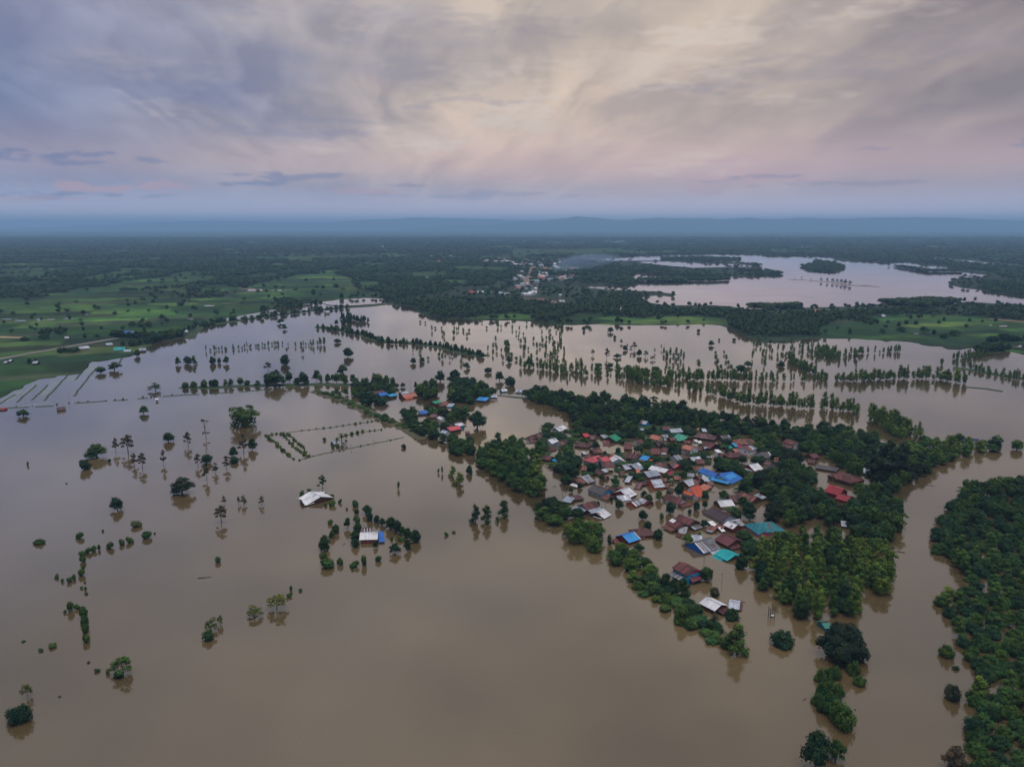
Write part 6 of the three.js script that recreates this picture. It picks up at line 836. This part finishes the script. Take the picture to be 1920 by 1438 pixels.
{
  const r = rng(4242), protoFar = [0, 1, 2].map((i) => { const q = rng(70 + i), l = [[0, 5.5, 0, 3.4, 3.2, 3.4], ...ball(q, 4, 2.6, 3.6, 7.4, 1.6, 2.4, 0.85)]; return leafCrown(l, 34, 1.5, 80 + i, { core: 0.86, floor: -1 }); });
  const lists = {}, put2 = (zone, x, z, w, h) => { (lists[zone] ||= [[], [], []])[Math.floor(r() * 3)].push([x, z, w, h]); };
  const WOODS = SEEN_FIELDS.map((p) => [p, Math.min(...p.map((q) => q[0])), Math.max(...p.map((q) => q[0]))]);
  const zoneOf = (x, z) => z > -2600 ? 'shore_woods' : z > -5200 ? 'middle_woods' : 'far_woods';
  const bare = (px, py) => Math.abs(px - mix(984, 1000, (537 - py) / 37)) < 4 && py > 496 && py < 540 || (px > 980 && px < 1060 && py > 557 && py < 570) || (px > 1030 && px < 1082 && py > 564 && py < 575);
  for (let d = 1150; d < 11500; ) {
    const step = 8.5 * Math.pow(d / 1700, 1.05), half = d * 0.74;
    for (let x = -half; x < half; x += step) {
      const X = x + (r() - 0.5) * step, Z = -d + (r() - 0.5) * step, k = kindAt(X, Z); if (k === 'water' || k === 'flood') continue;
      const t = -Z * CP + H * SP, px = 960 + X / t * F, py = 719 + F * ((H * CP + Z * SP) / t) ;
      const gapN = fbm(X * 0.0016 + 3, Z * 0.0011, 4), fine = fbm(X * 0.009, Z * 0.006 + 9, 3);
      const dens = k === 'field' ? (fbm(X * 0.0045 + 20, Z * 0.0022, 3) > 0.24 && fine > 0.02 ? 0.55 : 0.014) : gapN > 0.27 ? 0.12 : 0.8;
      if (r() > dens || bare(px, py)) continue;
      const back = 13 * d / 160; if ([0.2, 0.45, 0.7, 1].some((f) => kindAt(X, Z - back * f) === 'water') && r() < 0.86) continue;
      if (FOOT.some((f) => Math.abs(f[0] - X) < 60 && Math.abs(f[1] - Z) < 60 && Math.hypot(f[0] - X, f[1] - Z) < f[2] + 4 + (Z < f[1] ? -3 : 14))) continue;
      const w = step * (1.05 + 0.6 * r()), h = Math.min(17, (6 + 6.5 * r()) * (1 + (d - 1700) / 16000)); put2(zoneOf(X, Z), X, Z, w, h);
    }
    d += step * 1.25;
  }
  // the lake's islands and their trees
  for (const s of ['1501,500 1522,508 1565,510 1586,502 1565,494 1530,489 1525,495', '1240,484.5 1300,483 1390,485 1390,487 1330,488 1240,486.5', '1650,569 1700,565.5 1760,564 1800,568 1740,576 1690,573', '1195,526 1260,524.5 1330,526 1368,524 1365,526 1260,529 1200,529', '1402,577 1460,578 1500,576 1500,579 1440,581', '1677,500 1710,504 1747,509 1802,508 1802,510 1740,511']) {
    const poly = ground(s, LAND_Y), xs = poly.map((p) => p[0]), zs = poly.map((p) => p[1]); let n = 0;
    for (let i = 0; i < 9000 && n < 420; i++) { const x = mix(Math.min(...xs), Math.max(...xs), r()), z = mix(Math.min(...zs), Math.max(...zs), r()); if (!inside(poly, x, z)) continue; n++; put2('lake_woods', x, z, 14 + 8 * r(), 7 + 6 * r()); }
  }
  for (const [zone, l3] of Object.entries(lists)) l3.forEach((l, i) => {
    if (!l.length) return; const g = protoFar[i], im = new THREE.InstancedMesh(g, LEAF.far[i], l.length), o = new THREE.Object3D(), c = new THREE.Color();
    l.forEach(([x, z, w, h], k) => { o.position.set(x, LAND_Y - 0.2, z); o.rotation.y = r() * 6.28; o.scale.set(w / 10.5, h / 9.2, w / 10.5); o.updateMatrix(); im.setMatrixAt(k, o.matrix); const v = 0.75 + 0.5 * r(); im.setColorAt(k, c.setRGB(v * (0.9 + 0.3 * r()), v, v * 0.95)); });
    im.name = numbered(zone); im.castShadow = im.receiveShadow = true; im.userData = { kind: 'stuff', label: { shore_woods: 'dense woodland along the far shore of the flood', middle_woods: 'hazy woodland around the far town and lake', far_woods: 'blue hazy woodland towards the hills', lake_woods: 'trees massed on islands and spits of the lake' }[zone] }; scene.add(im);
  });
}

// ---------------------------------------------------------------- small things: poles, tower, frame, nets, drift wood, smoke
const WOOD = rough({ color: C(0.07, 0.055, 0.045) }), CONCRETE = rough({ color: C(0.22, 0.21, 0.2) }), RUST = rough({ color: C(0.3, 0.12, 0.07) });
const pole = (a, b, r, sides = 6) => limb(a, b, r, r * 0.8, sides);
[[1320, 1064, 21, 'beside the turquoise roof'], [1354, 1091, 17, 'right of the round dark bush'], [48, 763, 15, 'by the dark bush on the western bund'], [129, 753, 16, 'on the western bund east of the thatched hut'], [1135, 952, 15, 'in the water beside the bright white gabled roof'], [1055, 929, 20, 'in the water lane on the western edge'], [1280, 965, 12, 'behind the house with the blue tarp'], [769, 724, 14, 'tall in the water of the hamlet'], [1246, 660, 16, 'in the middle of the upper flood'], [658, 842, 8, 'first on the lower edge of the plots'], [700, 832, 7, 'second on the lower edge of the plots'], [727, 826, 6, 'third on the lower edge of the plots'], [1173, 866, 12, 'on the light water lane of the village'], [1012, 812, 14, 'near the maroon roof with white walls']].forEach(([px, py, ph, where]) => {
  const [x, z] = G(px, py), h = ph / scaleAt(py) / 0.95, t = thing('utility_pole', `thin utility pole ${where}`, 'pole', [x, 0, z], 0.4, 'poles standing in the flood');
  part(t, 'mast', pole([0, -2, 0], [0.05, h, 0], 0.14), CONCRETE); if (h > 3) part(t, 'crossarm', pole([-0.8, h - 0.5, 0.12], [0.8, h - 0.5, 0.12], 0.07, 4), WOOD);
});
{
  const [x, z] = G(1455, 878), t = thing('water_tower', 'rusty water tank on tall thin legs among the eastern trees', 'water tower', [x, 0, z]);
  for (const sx of [-1, 1]) for (const sz of [-1, 1]) part(t, 'leg', pole([sx * 1.3, -2, sz * 1.3], [sx * 1.1, 5, sz * 1.1], 0.14), CONCRETE);
  part(t, 'platform', quadGeo(box(-1.5, 1.5, 5, 5.18, -1.5, 1.5)), CONCRETE);
  for (const sx of [-0.75, 0.75]) { const g = new THREE.CylinderGeometry(0.7, 0.7, 1.9, 12); g.translate(sx, 6.13, 0); part(t, 'tank', g, RUST); const lid = new THREE.ConeGeometry(0.76, 0.3, 12); lid.translate(sx, 7.24, 0); part(t, 'lid', lid, RUST); }
  for (const y of [1.6, 3.4]) part(t, 'brace', mergeGeometries([pole([-1.25, y, 1.25], [1.25, y, 1.25], 0.07, 4), pole([-1.25, y, -1.25], [1.25, y, -1.25], 0.07, 4), pole([-1.25, y, -1.25], [-1.25, y, 1.25], 0.07, 4), pole([1.25, y, -1.25], [1.25, y, 1.25], 0.07, 4)]), CONCRETE);
}
{
  const [x, z] = G(1447, 1156), t = thing('fishing_frame', 'upright wooden frame with a white bundle standing in the southern channel', 'frame', [x, 0, z], 0.35);
  for (const s of [-1.1, 1.1]) for (const q of [-0.7, 0.7]) part(t, 'post', pole([s, -2, q], [s * 0.95, 4.4, q * 0.9], 0.17), WOOD);
  for (const y of [1.3, 2.6, 3.8]) part(t, 'rail', mergeGeometries([pole([-1.1, y, 0.7], [1.1, y, 0.7], 0.08, 4), pole([-1.1, y, -0.7], [1.1, y, -0.7], 0.08, 4), pole([-1.1, y, -0.7], [-1.1, y, 0.7], 0.08, 4), pole([1.1, y, -0.7], [1.1, y, 0.7], 0.08, 4)]), WOOD);
  const b = new THREE.IcosahedronGeometry(0.8, 2); b.scale(1.2, 0.55, 0.8); b.translate(0.2, 0.5, 0.3); part(t, 'bundle', b, mat('wall', 'white'));
}
{
  const a = G(1782, 824), b = G(1836, 827), t = thing('net_fence', 'line of blue nets on posts behind the wooded point', 'net', [a[0], 0, a[1]], Math.atan2(-(b[1] - a[1]), b[0] - a[0])), L = Math.hypot(b[0] - a[0], b[1] - a[1]), n = 8, m = rough({ color: C(0.06, 0.1, 0.32) });
  for (let i = 0; i < n; i++) part(t, 'net', quadGeo(box(L * i / n + 0.15, L * (i + 1) / n - 0.15, 0.1, 1.7, -0.03, 0.03)), m);
  for (let i = 0; i <= n; i++) part(t, 'post', pole([L * i / n, -2, 0], [L * i / n, 2, 0], 0.08, 5), WOOD);
}
[[383, 1083, 25, 0.25, 'long thin branch drifting alone in the wide western water'], [1389, 1128, 17, 2.6, 'forked branch drifting north of the low pale roof'], [1306, 1094, 9, 0.4, 'tangle of sticks drifting beside the striped red roof house'], [1339, 923, 9, 0.2, 'dark branch afloat beside the steep orange-red house'], [644, 1021, 9, 1.2, 'faint sticks afloat inside the ring of trees'], [1747, 911, 11, 2.8, 'dark log afloat in the eastern channel'], [1686, 1035, 22, 2.6, 'green bough lying out over the eastern channel'], [1509, 1312, 9, 0.5, 'small snag left of the column of bushes'], [1345, 1002, 6, 0.3, 'snag beside the rose-maroon roof'], [1040, 912, 9, 0.4, 'snag in the western water lane']].forEach(([px, py, pw, a, say]) => {
  const [x, z] = G(px, py), L = pw / scaleAt(py), t = thing('drift_branch', say, 'branch', [x, 0, z], a), r = rng(px), gs = [];
  gs.push(limb([-L / 2, 0.1, 0], [0, 0.28, L * 0.06], L * 0.02 + 0.06, L * 0.016 + 0.05), limb([0, 0.28, L * 0.06], [L / 2, 0.08, -L * 0.03], L * 0.016 + 0.05, 0.03));
  part(t, 'stem', mergeGeometries(gs), WOOD);
  for (let k = 0; k < 4; k++) { const s = (r() - 0.4) * L * 0.8; part(t, 'twig', limb([s, 0.2, 0], [s + L * 0.14 * (r() + 0.3), 0.2 + 0.7 * r(), (r() - 0.5) * L * 0.5], 0.06, 0.02, 4), WOOD); }
});
{
  const a = G(1403, 918), b = G(1429, 924.5), t = thing('garden_wall', 'pale low wall with posts north of the rust-striped roof', 'wall', [a[0], 0, a[1]], Math.atan2(-(b[1] - a[1]), b[0] - a[0])), L = Math.hypot(b[0] - a[0], b[1] - a[1]);
  part(t, 'rail', quadGeo(box(0, L, 0.7, 1.05, -0.1, 0.1)), CONCRETE); for (let i = 0; i <= 6; i++) part(t, 'post', quadGeo(box(L * i / 6 - 0.14, L * i / 6 + 0.14, -2, 1.25, -0.14, 0.14)), CONCRETE);
}
{ // smoke of a fire drifting through the far town
  const r = rng(55), gs = [], m = new THREE.MeshPhysicalMaterial({ color: C(0.3, 0.42, 0.62), transparent: true, opacity: 0.028, roughness: 1, specularIntensity: 0, side: THREE.DoubleSide });
  for (let i = 0; i < 34; i++) { const t = i / 33, [x, z] = G(1040 + 80 * t + 22 * (r() - 0.5), 517 - 6 * t + 9 * (r() - 0.5)), s = 8 + 40 * t, g = new THREE.IcosahedronGeometry(1, 3), p = g.attributes.position; for (let k = 0; k < p.count; k++) { const X = p.getX(k), Y = p.getY(k), Z = p.getZ(k), q = 1 + 0.5 * noise(X * 1.7 + i * 9, Y * 1.7 + Z * 1.3); p.setXYZ(k, X * q, Y * q, Z * q); } g.scale(s * 1.9, s * 0.34, s * 1.2); g.translate(x, 10 + 16 * t + 30 * r(), z); gs.push(g); }
  const o = new THREE.Mesh(mergeGeometries(gs), m); o.name = 'smoke'; o.userData = { kind: 'stuff', label: 'thin bluish smoke drifting east out of the far town' }; scene.add(o);
}
renderer.render(scene, camera);
